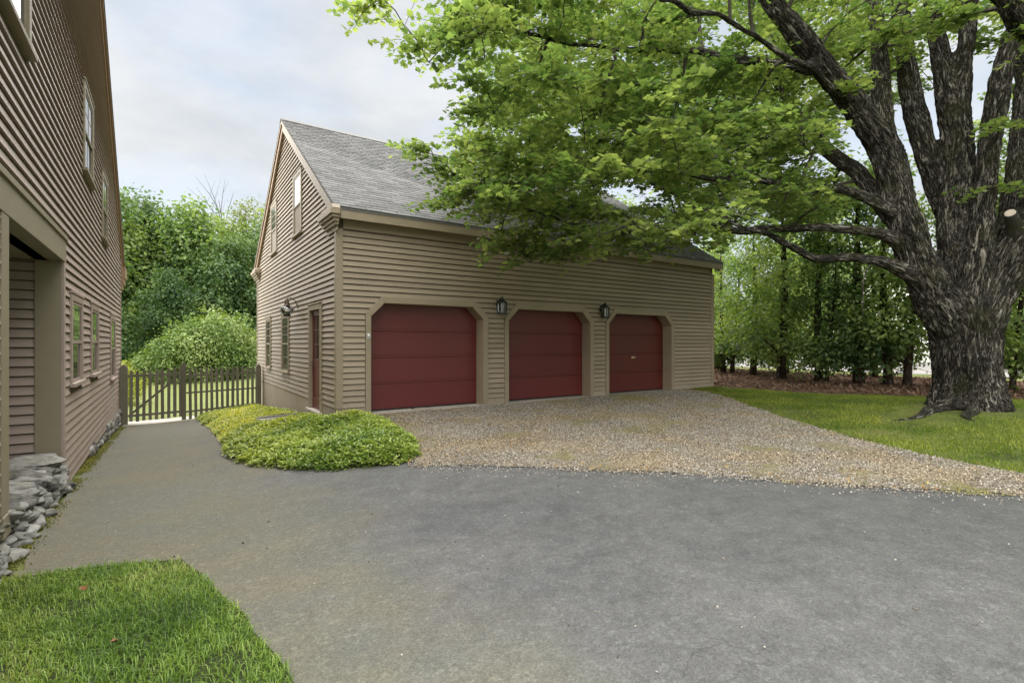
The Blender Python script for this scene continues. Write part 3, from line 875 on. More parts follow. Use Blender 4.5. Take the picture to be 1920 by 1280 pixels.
# rake boards and mouldings, left gable and right gable
for (xa, xb) in ((GX0 - 0.085, GX0 - 0.026), (GX1 + 0.03, GX1 + 0.09)):
    for sgn in (-1, 1):
        ye = EY + 0.05 if sgn < 0 else 2 * RY - EY - 0.05
        r = MB()
        dz = (abs(ye - RY)) * SL
        top = RZ - th - 0.002
        r.prism([(ye, top - dz), (RY, top), (RY, top - 0.27), (ye, top - dz - 0.27)], xa, xb, 0)
        q = 0.02 if xa < GX0 else -0.02
        xo = (xa - 0.03, xa - 0.001) if xa < GX0 else (xb + 0.001, xb + 0.03)
        r.prism([(ye, top - dz), (RY, top), (RY, top - 0.085), (ye, top - dz - 0.085)], xo[0], xo[1], 0)
        gpart(r, "rake_board", M['rake'] if sgn > 0 else M['trim'], bevel=0.003)
gpart(MB().prism([(RY - 0.17, roof_z(RY - .17) + 0.014), (RY, RZ + 0.02), (RY + 0.17, roof_z(RY + .17) + 0.014), (RY + 0.17, roof_z(RY + .17) + 0.03), (RY, RZ + 0.04), (RY - 0.17, roof_z(RY - .17) + 0.03)], X0 - 0.005, X1, 0), "ridge_cap", M['metal_black'])
# fascia box, soffit, cornice returns
gpart(MB().box((X0 + 0.115, EY + 0.012, 3.66), (X1, EY + 0.045, 3.855)), "fascia", M['trim'], bevel=0.004)
gpart(MB().box((GX0 - 0.02, EY + 0.045, 3.70), (X1 - 0.02, GY0 - 0.03, 3.72)), "soffit", M['trim'])
def cornice(ya, yb, name):
    c = MB(); steps = [(3.72, 0.20, 0.10), (3.665, 0.165, 0.055), (3.60, 0.125, 0.065), (3.545, 0.09, 0.055), (3.46, 0.045, 0.085)]
    for z, pr, h in steps:
        c.box((GX0 - pr, ya - (pr - 0.045), z), (GX0 - 0.028, yb + (pr - 0.045) * 0.6, z + h))
    c.prism([(ya - .16, 3.822), (yb + .1, 3.822), (yb - .1, 3.90), (ya - .10, 3.90)], GX0 - 0.17, GX0 - 0.028, 0)
    gpart(c, name, M['trim'], bevel=0.004)
cornice(EY + 0.10, EY + 0.85, "cornice_return")
cornice(2 * RY - EY - 0.85, 2 * RY - EY - 0.10, "cornice_return")
# shingles: 300 tabs nearest the left front corner as pieces, the rest joined
sl_len = math.hypot(RY - EY, RZ - EZ)
ang = math.atan2(RZ - EZ, RY - EY)
tabw, exps = 0.305, 0.140
tab = MB().prism([(0.0, 0.004), (exps + 0.03, 0.002), (exps + 0.03, 0.0), (0.0, 0.0)], 0.004, 0.998, 0)  # placeholder profile, scaled per tab
tabme = bpy.data.meshes.new("shingle")
tv = [(0.005, -0.012, 0.003), (0.300, -0.012, 0.003), (0.300, exps, 0.003), (0.005, exps, 0.003), (0.005, -0.012, 0.012), (0.300, -0.012, 0.012), (0.300, exps, 0.0045), (0.005, exps, 0.0045)]
tf = [(0, 3, 2, 1), (4, 5, 6, 7), (0, 1, 5, 4), (1, 2, 6, 5), (2, 3, 7, 6), (3, 0, 4, 7)]
tabme.from_pydata(tv, [], tf); tabme.materials.append(M['shingle'])
tabs = []
ncr = int(sl_len / exps)
for r in range(ncr):
    u = r * exps
    off = (r % 2) * tabw / 2 + random.uniform(-.03, .03)
    x = X0 - off
    while x < X1 - 0.02:
        xa = max(x, X0)
        wd = min(x + tabw, X1) - xa
        if wd > 0.03:
            y = EY + math.cos(ang) * u; z = EZ + math.sin(ang) * u
            dep = xa * 0.56 + y * 0.83
            tabs.append((dep, xa, y, z, wd / tabw))
        x += tabw
tabs.sort()
for (dp, x, y, z, s) in tabs[:300]:
    o = link("shingle", tabme, None, roof)
    o.location = (x, y, z + random.uniform(0, 0.003)); o.rotation_euler = (ang + random.uniform(-.004, .004), 0, random.uniform(-.004, .004)); o.scale = (s, 1, 1)
R0 = np.array(Matrix.Rotation(ang, 3, 'X'))
T = np.array([(x, y, z + random.uniform(0, 0.004)) for (dp, x, y, z, s) in tabs[300:]])
S = np.array([(s, 1, 1) for (*_, s) in tabs[300:]])
V, F = scatter(tv, tf, T, np.repeat(R0[None], len(T), 0), S)
so = np_mesh("shingles", V, F, M['shingle'], roof, kind='stuff')

# ------------------------------------------------------------------ lamps and fittings on the garage
def wall_lantern(x, z, label):
    t = tag(empty("wall_lantern", (x, GY0 - 0.02, z)), label, "lantern", "black lanterns between the garage doors")
    y = -0.16
    MB().box((-0.045, 0.0, -0.02), (0.045, 0.025, 0.16)).tube([(0, 0.01, 0.12), (0, -0.08, 0.19), (0, y, 0.20), (0, y, 0.14)], [0.012] * 4, 6).build("bracket", M['metal_black'], t)
    MB().lathe([(0.118, 0.10), (0.10, 0.125), (0.055, 0.145), (0.055, 0.165), (0.03, 0.18)], (0, y, 0), 8).tube([(-0.022, y, 0.17), (-0.022, y, 0.235)], [.012, .010], 6).tube([(0.022, y, 0.17), (0.022, y, 0.235)], [.012, .010], 6).build("cap", M['metal_black'], t)
    f = MB().lathe([(0.11, -0.155), (0.11, -0.13), (0.095, -0.125)], (0, y, 0), 8)
    for k in range(8):
        a = math.pi * (k + .5) / 4
        f.tube([(0.102 * math.cos(a), y + 0.102 * math.sin(a), -0.13), (0.108 * math.cos(a), y + 0.108 * math.sin(a), 0.105)], [0.009, 0.009], 4)
    f.build("frame", M['metal_green'], t)
    MB().lathe([(0.096, -0.125), (0.10, 0.10)], (0, y, 0), 8).build("glass", M['clear'], t)
    MB().lathe([(0.02, -0.125), (0.02, -0.02), (0.03, 0.02), (0.012, 0.07)], (0, y, 0), 8).build("bulb", M['white_paint'], t)
    return t
wall_lantern(6.25, 2.17, "black caged lantern on the wall between the first and second red doors")
wall_lantern(9.44, 2.18, "black caged lantern on the wall between the second and third red doors")

t = tag(empty("onion_lantern", (GX0 - 0.02, 13.2, 2.2)), "onion-shaped glass lantern on a scroll arm beside the red side door", "lantern")
x = -0.24
MB().box((0.0, -0.05, -0.08), (0.015, 0.05, 0.12)).tube([(0.01, 0, 0.03), (-0.06, 0, 0.19), (-0.15, 0, 0.25), (x, 0, 0.235)], [0.011] * 4, 6).build("bracket", M['bronze'], t)
MB().lathe([(0.055, 0.06), (0.075, 0.07), (0.06, 0.10), (0.045, 0.18), (0.03, 0.22), (0.012, 0.24)], (x, 0, 0), 12).build("cap", M['bronze'], t)
f = MB()
for k in range(6):
    a = math.pi * k / 3
    f.tube([(x + 0.055 * math.cos(a), 0.055 * math.sin(a), 0.07), (x + 0.17 * math.cos(a), 0.17 * math.sin(a), -0.01), (x + 0.16 * math.cos(a), 0.16 * math.sin(a), -0.07), (x + 0.07 * math.cos(a), 0.07 * math.sin(a), -0.14)], [.006] * 4, 4)
for rr, zz in ((0.175, -0.02), (0.165, -0.065)):
    f.tube([(x + rr * math.cos(i * math.pi / 8), rr * math.sin(i * math.pi / 8), zz) for i in range(17)], [.006] * 17, 4)
f.build("cage", M['metal_grey'], t)
MB().lathe([(0.05, 0.06), (0.10, 0.03), (0.15, -0.02), (0.145, -0.07), (0.10, -0.115), (0.06, -0.135)], (x, 0, 0), 16).build("glass", M['clear'], t, smooth=True)
MB().lathe([(0.075, -0.14), (0.09, -0.155), (0.09, -0.19), (0.04, -0.20)], (x, 0, 0), 12).build("base", M['metal_black'], t)

t = tag(empty("key_switch", (3.255, GY0 - 0.045, 1.50)), "small pale metal key switch on the trim beside the first garage door", "switch")
MB().box((-0.035, -0.012, -0.06), (0.035, 0.0, 0.06)).build("plate", M['metal_grey'], t, bevel=0.004)
MB().tube([(0, -0.012, 0.01), (0, -0.05, 0.01)], [0.026, 0.022], 10).build("barrel", M['white_paint'], t)

# ------------------------------------------------------------------ the house at the left
HX, HY0, HY1 = -1.12, 1.6, 19.2
HRY, HSL = 10.4, 0.70
HEZ = 3.75
def hroof(y): return HEZ + (19.75 - y) * HSL if y > HRY else HEZ + (19.75 - HRY) * HSL - (HRY - y) * HSL
house = tag(empty("house", (HX, 8.84, -0.5)), "taupe clapboard house gable with a recessed stone-based entry", "house")
HI = Matrix.Translation((-HX, -8.84, 0.5))
def hpart(mb, name, mat, parent=None, **k):
    o = mb.build(name, mat, house, **k)
    o.matrix_parent_inverse = HI.copy()
    return o
REC0, REC1, RECT = 5.95, 8.84, 2.47
hw = MB()
yk = 0.12
def hz(y): return hroof(y) - yk
hw.prism([(REC1, -1.5), (HY1 - .01, -1.5), (HY1 - .01, hz(HY1)), (HRY, hz(HRY)), (REC1, hz(REC1))], HX - 0.12, HX - 0.004, 0)
hw.prism([(REC0, RECT), (REC1, RECT), (REC1, hz(REC1)), (REC0, hz(REC0))], HX - 0.12, HX - 0.004, 0)
hw.prism([(HY0, -1.5), (REC0, -1.5), (REC0, hz(REC0)), (HY0, hz(HY0))], HX - 0.12, HX - 0.004, 0)
hw.box((HX - 6.0, HY1 - 0.12, -1.5), (HX - 0.12, HY1 - 0.01, hz(HY1)))
hw.box((HX - 6.0, REC1 + 0.004, -0.5), (HX - 0.12, REC1 + 0.12, 3.0))     # end wall of the recess
hw.box((HX - 3.2, REC0, -0.5), (HX - 3.1, REC1, 3.0))                     # back wall of the recess
hw.box((HX - 6.0, HY0, -1.5), (HX - .12, HY0 + .12, hz(HY0)))
hwall = hpart(hw, "wall", M['backing'])
hpart(MB().box((HX - 3.1, REC0 - 0.5, 2.42), (HX - 0.125, REC1 - .002, 2.46)), "soffit", M['house_trim'])
HWINS = [(9.35, 10.55, 0.74, 2.06), (11.70, 12.9, 0.75, 2.07), (15.6, 17.0, 0.45, 2.06), (10.7, 12.0, 4.14, 5.62), (13.6, 14.8, 3.55, 4.98), (5.25, 6.75, 4.10, 5.75)]
def cl_house(z):
    r = []
    for y0, y1, z0, z1 in HWINS:
        if z0 - 0.06 < z < z1 + 0.04: r.append((y0, y1))
    if z < RECT + 0.31: r.append((HY0 - 1, REC1 + 0.085) if z > RECT - 0.02 else (REC0 - 0.24, REC1 + 0.075))
    return [(p - HY0, q - HY0) for p, q in r]
def lim_house(z):
    # inside the rake boards
    yy = 19.75 - (z + 0.13 - HEZ) / HSL
    y2 = HRY - (19.75 - HRY) + (z + 0.13 - HEZ) / HSL
    return (max(HY0, y2) - HY0, min(HY1 - 0.1, yy) - HY0)
nh = clad(hwall, (HX, HY0), math.pi / 2, (0, HY1 - HY0), -0.56, hroof(HRY) - 0.5, M['house_siding'], cl_house, lim_house, maxlen=7.5)
nh2 = clad(hwall, (HX - 3.0, REC1), 0, (0.0, 2.74), -0.15, 2.44, M['house_siding'], lambda z: [], maxlen=40)
print("house planks", nh, nh2)
hpart(MB().box((HX - 0.26, REC1 - 0.035, -0.14), (HX - 0.002, REC1 + 0.003, 2.42)), "pier_board", M['house_trim'], bevel=0.003)
hpart(MB().box((HX - 0.002, REC1 - 0.035, -0.57), (HX + 0.03, REC1 + 0.07, 2.47)), "corner_board", M['house_siding'], bevel=0.003)
hpart(MB().box((HX - 0.26, HY0, 2.42), (HX + 0.034, REC1 + 0.08, 2.70)).box((HX + .034, HY0, 2.70), (HX + 0.055, REC1 + 0.09, 2.76)).box((HX - 0.0, HY0, 2.70), (HX + 0.034, REC1 + 0.085, 2.76)), "lintel", M['house_trim'], bevel=0.004)
hpart(MB().box((HX - 0.16, REC0 - 0.18, -0.1), (HX + 0.005, REC0 - 0.02, 2.415)), "entry_post", M['house_trim'], bevel=0.004)
hpart(MB().box((HX + 0.007, REC0 - 0.235, -0.05), (HX + 0.03, REC0 - 0.0, 2.415)), "corner_board", M['house_trim'], bevel=0.003)
hpart(MB().box((HX - 0.2, REC0 - 0.22, -0.24), (HX + 0.04, REC0 + 0.02, -0.06)), "post_base", M['house_trim'], bevel=0.006)
hpart(MB().box((HX - 0.001, HY1 - 0.1, -0.9), (HX + 0.03, HY1 + 0.03, HEZ + .1)), "corner_board", M['house_siding'], bevel=0.003)
for hwn in HWINS:
    y0, y1, z0, z1 = hwn
    o = window(house, (HX, HY0), math.pi / 2, y0 - HY0, y1 - HY0, z0, z1, M['house_siding'] if z0 < 3 else M['house_trim'], rows=(2, 1) if z0 > 3 else (1, 1), cols=2 if z0 > 3 else 1, casing=0.10)
    o.matrix_parent_inverse = HI.copy()
hr = MB()
A_, B_, C_ = (19.75 + 0.12, HEZ - 0.084), (HRY, hroof(HRY)), (HY0 - 0.4, hroof(HY0 - 0.4))
hr.prism([A_, B_, (HRY, B_[1] - 0.07), (A_[0], A_[1] - 0.07)], HX - 6, HX + 0.10, 0)
hr.prism([B_, C_, (C_[0], C_[1] - 0.07), (HRY, B_[1] - 0.07)], HX - 6, HX + 0.10, 0)
hpart(hr, "roof", M['shingle'])
for (p, q) in (((19.75 + 0.02, HEZ - 0.014), B_), (C_, B_)):
    r = MB()
    r.prism([(p[0], p[1] - .073), (q[0], q[1] - .073), (q[0], q[1] - 0.27), (p[0], p[1] - 0.27)], HX + 0.0, HX + 0.045, 0)
    r.prism([(p[0], p[1] - .073), (q[0], q[1] - .073), (q[0], q[1] - 0.14), (p[0], p[1] - 0.14)], HX + 0.045, HX + 0.085, 0)
    hpart(r, "rake_board", M['rake'], bevel=0.003)
hpart(MB().box((HX + 0.0, 19.2, HEZ - .62), (HX + 0.10, 19.85, HEZ - .45)).box((HX + 0.0, 19.2, HEZ - .76), (HX + 0.06, 19.75, HEZ - .62)).box((HX + 0.0, 19.2, HEZ - .45), (HX + 0.13, 19.9, HEZ - .12)), "cornice_return", M['rake'], bevel=0.006)

# stones
def stone_mesh(seed, sub=3):
    rs = random.Random(seed)
    bm = bmesh.new()
    bmesh.ops.create_icosphere(bm, subdivisions=sub, radius=0.5)
    for v in bm.verts:
        n = v.co.normalized()
        # squarish
        m = max(abs(n.x), abs(n.y), abs(n.z))
        c = n * (0.5 * (0.55 + 0.45 * (1 / m) * 0.8))
        d = mnoise.noise_vector(c * 2.4 + Vector((seed * 3.1, 0, 0))) * 0.16 + mnoise.noise_vector(c * 6 + Vector((seed * 1.7, 4, 0))) * 0.05
        v.co = c + d
    for f in bm.faces: f.smooth = True
    me = bpy.data.meshes.new("stone"); bm.to_mesh(me); bm.free()
    me.materials.append(M['stone'])
    return me
STONES = [stone_mesh(i) for i in range(9)]
sw = tag(empty("stone_wall", (HX, 7.3, gzf(HX, 7.3))), "dry-laid grey fieldstone wall under the recessed house entry", "stone wall")
SWI = Matrix.Translation((-HX, -7.3, -gzf(HX, 7.3)))
core = MB().box((HX - 0.75, 4.4, -0.75), (HX - 0.22, 8.80, -0.25)).build("core", M['soil'], sw); core.matrix_parent_inverse = SWI.copy()
nst = 0
def put_stone(x, y, z, sx, sy, sz, rz=None):
    global nst
    o = link("stone", random.choice(STONES), None, sw)
    o.matrix_parent_inverse = SWI.copy()
    o.location = (x, y, z); o.scale = (sx, sy, sz)
    o.rotation_euler = (random.uniform(-.25, .25), random.uniform(-.25, .25), random.uniform(-.5, .5) if rz is None else rz)
    nst += 1
z_row = [0.0, 0.10, 0.19, 0.28]
y = 4.45
for row in range(4):
    y = 4.4 + random.uniform(0, .15)
    while y < 8.75:
        wl_ = random.uniform(0.13, 0.29)
        g = gzf(HX, y)
        top = -0.16
        hgt = (top - g) / 3.7
        z = g + hgt * (row + 0.45)
        put_stone(HX - 0.02 - 0.03 * row + random.uniform(-.04, .04) + 0.02, y + wl_ / 2, z, random.uniform(.22, .34), wl_ * 1.12, hgt * random.uniform(1.15, 1.5))
        y += wl_ * 0.98
# cap stones: broad and flat, deep under the opening
y = 4.5
while y < 8.6:
    wl_ = random.uniform(0.45, 0.75)
    put_stone(HX - 0.22 + random.uniform(-.05, .05), y + wl_ / 2, -0.17 + random.uniform(-.02, .03), random.uniform(.55, .75), wl_ * 1.05, random.uniform(.11, .17), random.uniform(-.15, .15))
    put_stone(HX - 0.75 + random.uniform(-.05, .05), y + wl_ / 2 + .1, -0.17, random.uniform(.5, .7), wl_ * 1.05, random.uniform(.10, .14), random.uniform(-.2, .2))
    y += wl_
put_stone(HX - 0.22, 8.45, -0.10, .6, .55, .12, 0.1)
# the exposed stone foundation further along the house
hf = MB().box((HX - 0.12, REC1 + .1, -1.6), (HX - 0.03, HY1 - 0.02, -0.57))
o = hpart(hf, "foundation", M['soil'])
y = 9.2
while y < 18.9:
    wl_ = random.uniform(0.25, 0.5)
    g = gzf(HX, y)
    z0 = g
    while z0 < -0.66:
        h_ = random.uniform(.10, .2)
        s = link("stone", random.choice(STONES), None, o)
        s.location = (HX - 0.02, y + wl_ / 2 + random.uniform(-.05, .05), z0 + h_ / 2); s.scale = (.2, wl_ * 1.1, h_ * 1.25)
        s.rotation_euler = (random.uniform(-.1, .1), random.uniform(-.1, .1), random.uniform(-.2, .2))
        z0 += h_
    y += wl_

# ------------------------------------------------------------------ fence and gate
FY = 18.6
def picket_mesh(h, w=0.085):
    return MB().prism([(-w / 2, 0), (w / 2, 0), (w / 2, h - 0.07), (0.0, h), (-w / 2, h - 0.07)], -0.011, 0.011, 1).mesh("picket")
def post(name, x, y, z0, z1, w, parent=None, label=None):
    m = MB().box((-w / 2, -w / 2, 0), (w / 2, w / 2, z1 - z0 - 0.10))
    m.prism([(-w / 2, z1 - z0 - .1), (w / 2, z1 - z0 - .1), (w * .28, z1 - z0 - 0.02), (0, z1 - z0), (-w * .28, z1 - z0 - 0.02)], -w / 2 + .004, w / 2 - .004, 1)
    o = m.build(name, M['wood_grey'], parent, bevel=0.006)
    o.location = (x, y, z0)
    return o
gate = tag(empty("gate", (-0.20, FY, -1.0)), "weathered picket gate with a diagonal brace beside the house", "gate")
def rail(parent, o, x0, z0, x1, z1, w=0.07, y=0.011, name="rail"):
    d = Vector((x1 - x0, 0, z1 - z0)); n = Vector((-d.z, 0, d.x)).normalized() * w / 2
    b = MB().prism([(x0 - n.x - o[0], z0 - n.z - o[2]), (x1 - n.x - o[0], z1 - n.z - o[2]), (x1 + n.x - o[0], z1 + n.z - o[2]), (x0 + n.x - o[0], z0 + n.z - o[2])], y, y + 0.035, 1)
    return b.build(name, M['wood_grey'], parent, bevel=0.003)
og = (-0.20, FY, -1.0)
pm = picket_mesh(1.52); pm.materials.append(M['wood_grey'])
for k in range(9):
    x = -0.83 + k * 1.22 / 8
    o = link("picket", pm, None, gate)
    o.location = (x - og[0], random.uniform(-.003, .003), 0.07 + 0.055 * k / 8 + random.uniform(-.012, .012))
    o.rotation_euler = (0, random.uniform(-.012, .012), 0); o.scale = (random.uniform(.92, 1.08), 1, 1)
rail(gate, og, -0.90, 0.40, 0.40, 0.42)
rail(gate, og, -0.90, -0.76, 0.40, -0.72)
rail(gate, og, -0.86, -0.74, 0.30, 0.33, 0.06, 0.046, "brace")
tag(post("gate_post", -1.0, FY + 0.02, -1.15, 0.74, 0.19), "tall square post between the gate and the house corner", "post")
tag(post("gate_post", 0.47, FY + 0.02, -1.15, 0.79, 0.115), "slim square post where the gate meets the picket fence", "post")
fence = tag(empty("picket_fence", (1.5, FY, -0.95)), "weathered picket fence running from the gate post to the garage", "fence")
of = (1.5, FY, -0.95)
for k in range(13):
    x = 0.64 + k * 1.72 / 12
    g = -0.98 + 0.28 * k / 12
    o = link("picket", pm, None, fence)
    sc_ = (0.62 + 0.0 - g) / 1.52
    o.location = (x - of[0], random.uniform(-.003, .003), g - of[2]); o.scale = (random.uniform(.85, 1.0), 1, sc_ + random.uniform(-.012, .012))
    o.rotation_euler = (0, random.uniform(-.012, .012), 0)
rail(fence, of, 0.53, 0.36, 2.48, 0.40, 0.06)
rail(fence, of, 0.53, -0.16, 2.48, -0.10, 0.05)
rail(fence, of, 0.53, -0.74, 2.48, -0.62, 0.06)
p = post("post", 0, 0, 0, 1.75, 0.16, fence); p.location = (2.53 - of[0], 0.02, -0.12)

# ------------------------------------------------------------------ edging slab in the planting bed
st = MB()
st.box((-0.50, -0.17, 0), (0.50, 0.17, 0.13)).box((-0.50, 0.172, 0.0), (0.50, 0.21, 0.17))
o = st.build("edging_plank", M['fence_step'], None, bevel=0.01)
o.location = (2.16, 12.15, -0.40); o.rotation_euler = (0, 0, math.radians(14))
tag(o, "grey weathered edging plank half buried in the groundcover by the side door", "plank")

# ------------------------------------------------------------------ ground plants
def blade_patch(name, P, hmin, hmax, wid, mat, lean=0.5, kind='stuff', parent=None):
    n = len(P)
    h = RNG.uniform(hmin, hmax, n); a = RNG.uniform(0, 2 * np.pi, n); l = RNG.uniform(0.1, lean, n) * h
    dx, dy = np.cos(a), np.sin(a); sx, sy = -dy * wid / 2, dx * wid / 2
    z = np.zeros(n)
    v0 = P + np.stack([sx, sy, z], 1); v1 = P - np.stack([sx, sy, z], 1)
    md = P + np.stack([dx * l * .35, dy * l * .35, h * .6], 1)
    v2 = md - np.stack([sx, sy, z], 1) * .8; v3 = md + np.stack([sx, sy, z], 1) * .8
    tp = P + np.stack([dx * l * 1.25, dy * l * 1.25, h * np.clip(1.05 - l / h * .5, .3, 1)], 1)
    V = np.stack([v0, v1, v2, v3, tp], 1).reshape(-1, 3)
    k = np.arange(n)[:, None] * 5
    F = np.concatenate([k + np.array([[0, 1, 2]]), k + np.array([[0, 2, 3]]), k + np.array([[3, 2, 4]])])
    return np_mesh(name, V, F, mat, parent, kind)

def sample_poly(poly, n, pad=0.0):
    A = np.array(poly); lo, hi = A.min(0), A.max(0)
    out = []
    while sum(map(len, out)) < n:
        P = RNG.uniform(lo, hi, (n * 2, 2)); P = P[in_poly(P, poly)]
        out.append(P)
    return np.concatenate(out)[:n]

def lift(P, z=0.0):
    return np.column_stack([P, gz(P[:, 0], P[:, 1]) + z])

WV = rough_poly([(-1.0, 5.16), (-0.54, 5.05), (-0.2, 4.92), (0.08, 4.76), (0.18, 4.44), (0.27, 4.0), (0.37, 3.47), (0.42, 3.19), (0.46, 2.9), (0.49, 2.64), (0.52, 2.2), (-1.2, 1.6), (-2.2, 3.0), (-2.0, 5.3)], 0.12, 0.05, 3)
P = sample_poly(WV, 52000)
k = np.array([mnoise.noise(Vector((p[0] * 2.0, p[1] * 2.0, 1.0))) for p in P])
P = P[(k > -0.35) | (RNG.random(len(P)) < 0.45)]
blade_patch("grass", lift(P, 0.026), 0.022, 0.068, 0.0048, M['grass'], 1.1)
# grass on the bank, shorter and mossy
BV = [(13.0, 9.75), (12.7, 8.9), (11.75, 7.5), (10.5, 6.15), (9.38, 4.6), (8.65, 3.45), (8.27, 2.65), (8.07, 1.8), (7.9, 1.3), (9.3, -0.3), (12, -1.5), (18, 0.5), (19.0, 2.4), (17.8, 3.43), (16.6, 4.3), (15.83, 5.0), (14.9, 6.6), (14.62, 7.3), (14.34, 9.8)]
P = sample_poly(rough_poly(BV, .25, .12, 8), 90000)
k = np.array([mnoise.noise(Vector((p[0] * 0.9, p[1] * 0.9, 3.0))) + 0.5 * mnoise.noise(Vector((p[0] * 2.9, p[1] * 2.9, 3.0))) for p in P])
dt = np.hypot(P[:, 0] - 13.2, P[:, 1] - 3.3)
keep = (RNG.random(len(P)) < np.clip(0.75 + k * 1.1, 0.12, 1)) & (dt > 0.85 + RNG.random(len(P)) * .5)
bare = ((P[:, 0] - 11.7) / 1.5) ** 2 + ((P[:, 1] - 3.5) / .6) ** 2 < 1
keep &= ~bare | (RNG.random(len(P)) < .25)
P = P[keep]
blade_patch("bank_grass", lift(P, 0.006), 0.020, 0.075, 0.010, M['bank_grass'], 1.2)
# moss and weeds along the house wall, in the gravel and at the edges
P1 = np.column_stack([RNG.normal(-1.03, 0.055, 9000), RNG.uniform(5.2, 18.3, 9000)])
P1 = P1[(P1[:, 0] < -0.80) & (np.array([mnoise.noise(Vector((0, y * 1.3, 2))) for y in P1[:, 1]]) > -0.25)]
P2 = sample_poly([(3.0, 9.7), (3.6, 9.5), (3.7, 8.9), (3.35, 8.2), (3.0, 8.4)], 2600)
P3 = sample_poly([(12.4, 9.75), (14.2, 9.75), (14.0, 9.2), (12.8, 9.0)], 1500)
blade_patch("moss", lift(np.concatenate([P1, P2, P3]), 0.015), 0.012, 0.035, 0.012, M['moss'], 1.2)

# groundcover: whorls of leaves over a low mound
LEAFP = np.array([(0, 0, 0), (-.16, .35, .03), (.16, .35, .03), (-.20, .7, .02), (.20, .7, .02), (0, 1.0, -.05), (0, .5, -.03)])
LEAFPF = np.array([(0, 6, 1), (0, 2, 6), (1, 6, 3), (2, 4, 6), (3, 6, 5), (6, 4, 5)])
GCV = rough_poly([(0.80, 18.3), (0.78, 17.45), (0.88, 14.18), (0.86, 10.24), (0.76, 9.0), (0.93, 8.11), (1.22, 7.25), (1.57, 6.65), (2.0, 6.2), (2.36, 6.0), (2.72, 6.1), (2.96, 6.71), (3.12, 7.7), (3.2, 8.6), (3.12, 9.65), (2.6, 9.7), (2.58, 18.3)], .15, .07, 4)
Pn = sample_poly(GCV, 8200); 
Pf = Pn[(Pn[:, 1] < 10.5) | (RNG.random(len(Pn)) < 0.75)]
slab_mask = (np.abs(Pf[:, 0] - 2.16) < 0.55) & (np.abs(Pf[:, 1] - 12.15) < 0.24)
Pf = Pf[~slab_mask]
corner = (Pf[:, 0] > 2.4) & (Pf[:, 0] < 2.85) & (Pf[:, 1] > 9.25) & (Pf[:, 1] < 10.9)
Pf = Pf[~corner | (RNG.random(len(Pf)) < 0.3)]
de = poly_dist(Pf, GCV)
hh = 0.05 + 0.17 * np.clip(de / 0.40, 0, 1) ** 0.6
hh += np.array([mnoise.noise(Vector((p[0] * 1.6, p[1] * 1.6, 9.0))) for p in Pf]) * 0.06
hh *= 1 - .5 * np.exp(-((Pf[:, 0] - 2.1) / .6) ** 2 - ((Pf[:, 1] - 11.5) / .75) ** 2)
W = lift(Pf, 0.0); W[:, 2] += hh
out_n = np.zeros((len(W), 3)); out_n[:, 2] = 1
VV = []; FF = []; off = 0
for layer in range(2):
    for kk in range(7):
        n = len(W)
        a = RNG.uniform(0, .6, n) + kk * 2 * np.pi / 7 + RNG.uniform(0, 6.28)
        up = RNG.uniform(-0.2, 0.75, n) if layer == 0 else RNG.uniform(-0.7, 0.1, n)
        tip = np.stack([np.cos(a), np.sin(a), up], 1)
        nrm = np.stack([-np.cos(a) * up, -np.sin(a) * up, np.ones(n)], 1) + randn(n, .18)
        base = W + randn(n, 0.008); base[:, 2] -= layer * RNG.uniform(0.03, 0.11, n)
        V, F = scatter(LEAFP, LEAFPF, base, basis(nrm, tip), RNG.uniform(0.042, 0.070, n))
        VV.append(V); FF.append(F + off); off += len(V)
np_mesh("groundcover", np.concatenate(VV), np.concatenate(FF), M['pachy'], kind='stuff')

# gravel stones
OCT = np.array([(1, 0, 0), (-1, 0, 0), (0, 1, 0), (0, -1, 0), (0, 0, 1), (0, 0, -1), (.6, .6, .5), (-.6, -.6, .5)]) * 0.5
OCT = OCT[:6]
OCTF = np.array([(0, 2, 4), (2, 1, 4), (1, 3, 4), (3, 0, 4), (2, 0, 5), (1, 2, 5), (3, 1, 5), (0, 3, 5)])
def pebbles(name, P, smin, smax, mat):
    n = len(P)
    R = basis(randn(n) * .5 + np.array([0, 0, 1.0]), randn(n))
    s = RNG.uniform(smin, smax, n)[:, None] * RNG.uniform(0.6, 1.35, (n, 3)) * np.array([1, 1, .7])
    base = OCT[None] * (1 + RNG.normal(0, .22, (n, 6, 1))) * s[:, None, :]
    V = np.einsum('nij,nkj->nki', R, base) + P[:, None, :]
    F = OCTF[None] + (np.arange(n) * 6)[:, None, None]
    return np_mesh(name, V.reshape(-1, 3), F.reshape(-1, 3), mat, kind='stuff')
GV = rough_poly([(3.35, 9.75), (3.11, 8.52), (2.95, 7.4), (2.72, 6.42), (2.42, 5.75), (3.5, 4.72), (4.4, 3.92), (5.0, 3.32), (5.46, 2.7), (6.15, 1.98), (6.84, 1.25), (8.1, -0.2), (9.3, -0.2), (7.95, 1.45), (8.1, 1.87), (8.3, 2.72), (8.68, 3.53), (9.43, 4.69), (10.55, 6.25), (11.8, 7.6), (12.6, 8.9), (12.8, 9.7)], .15, .09, 5)
P = sample_poly(GV, 92000)
pebbles("gravel", lift(P, 0.034), 0.011, 0.026, M['pebble'])
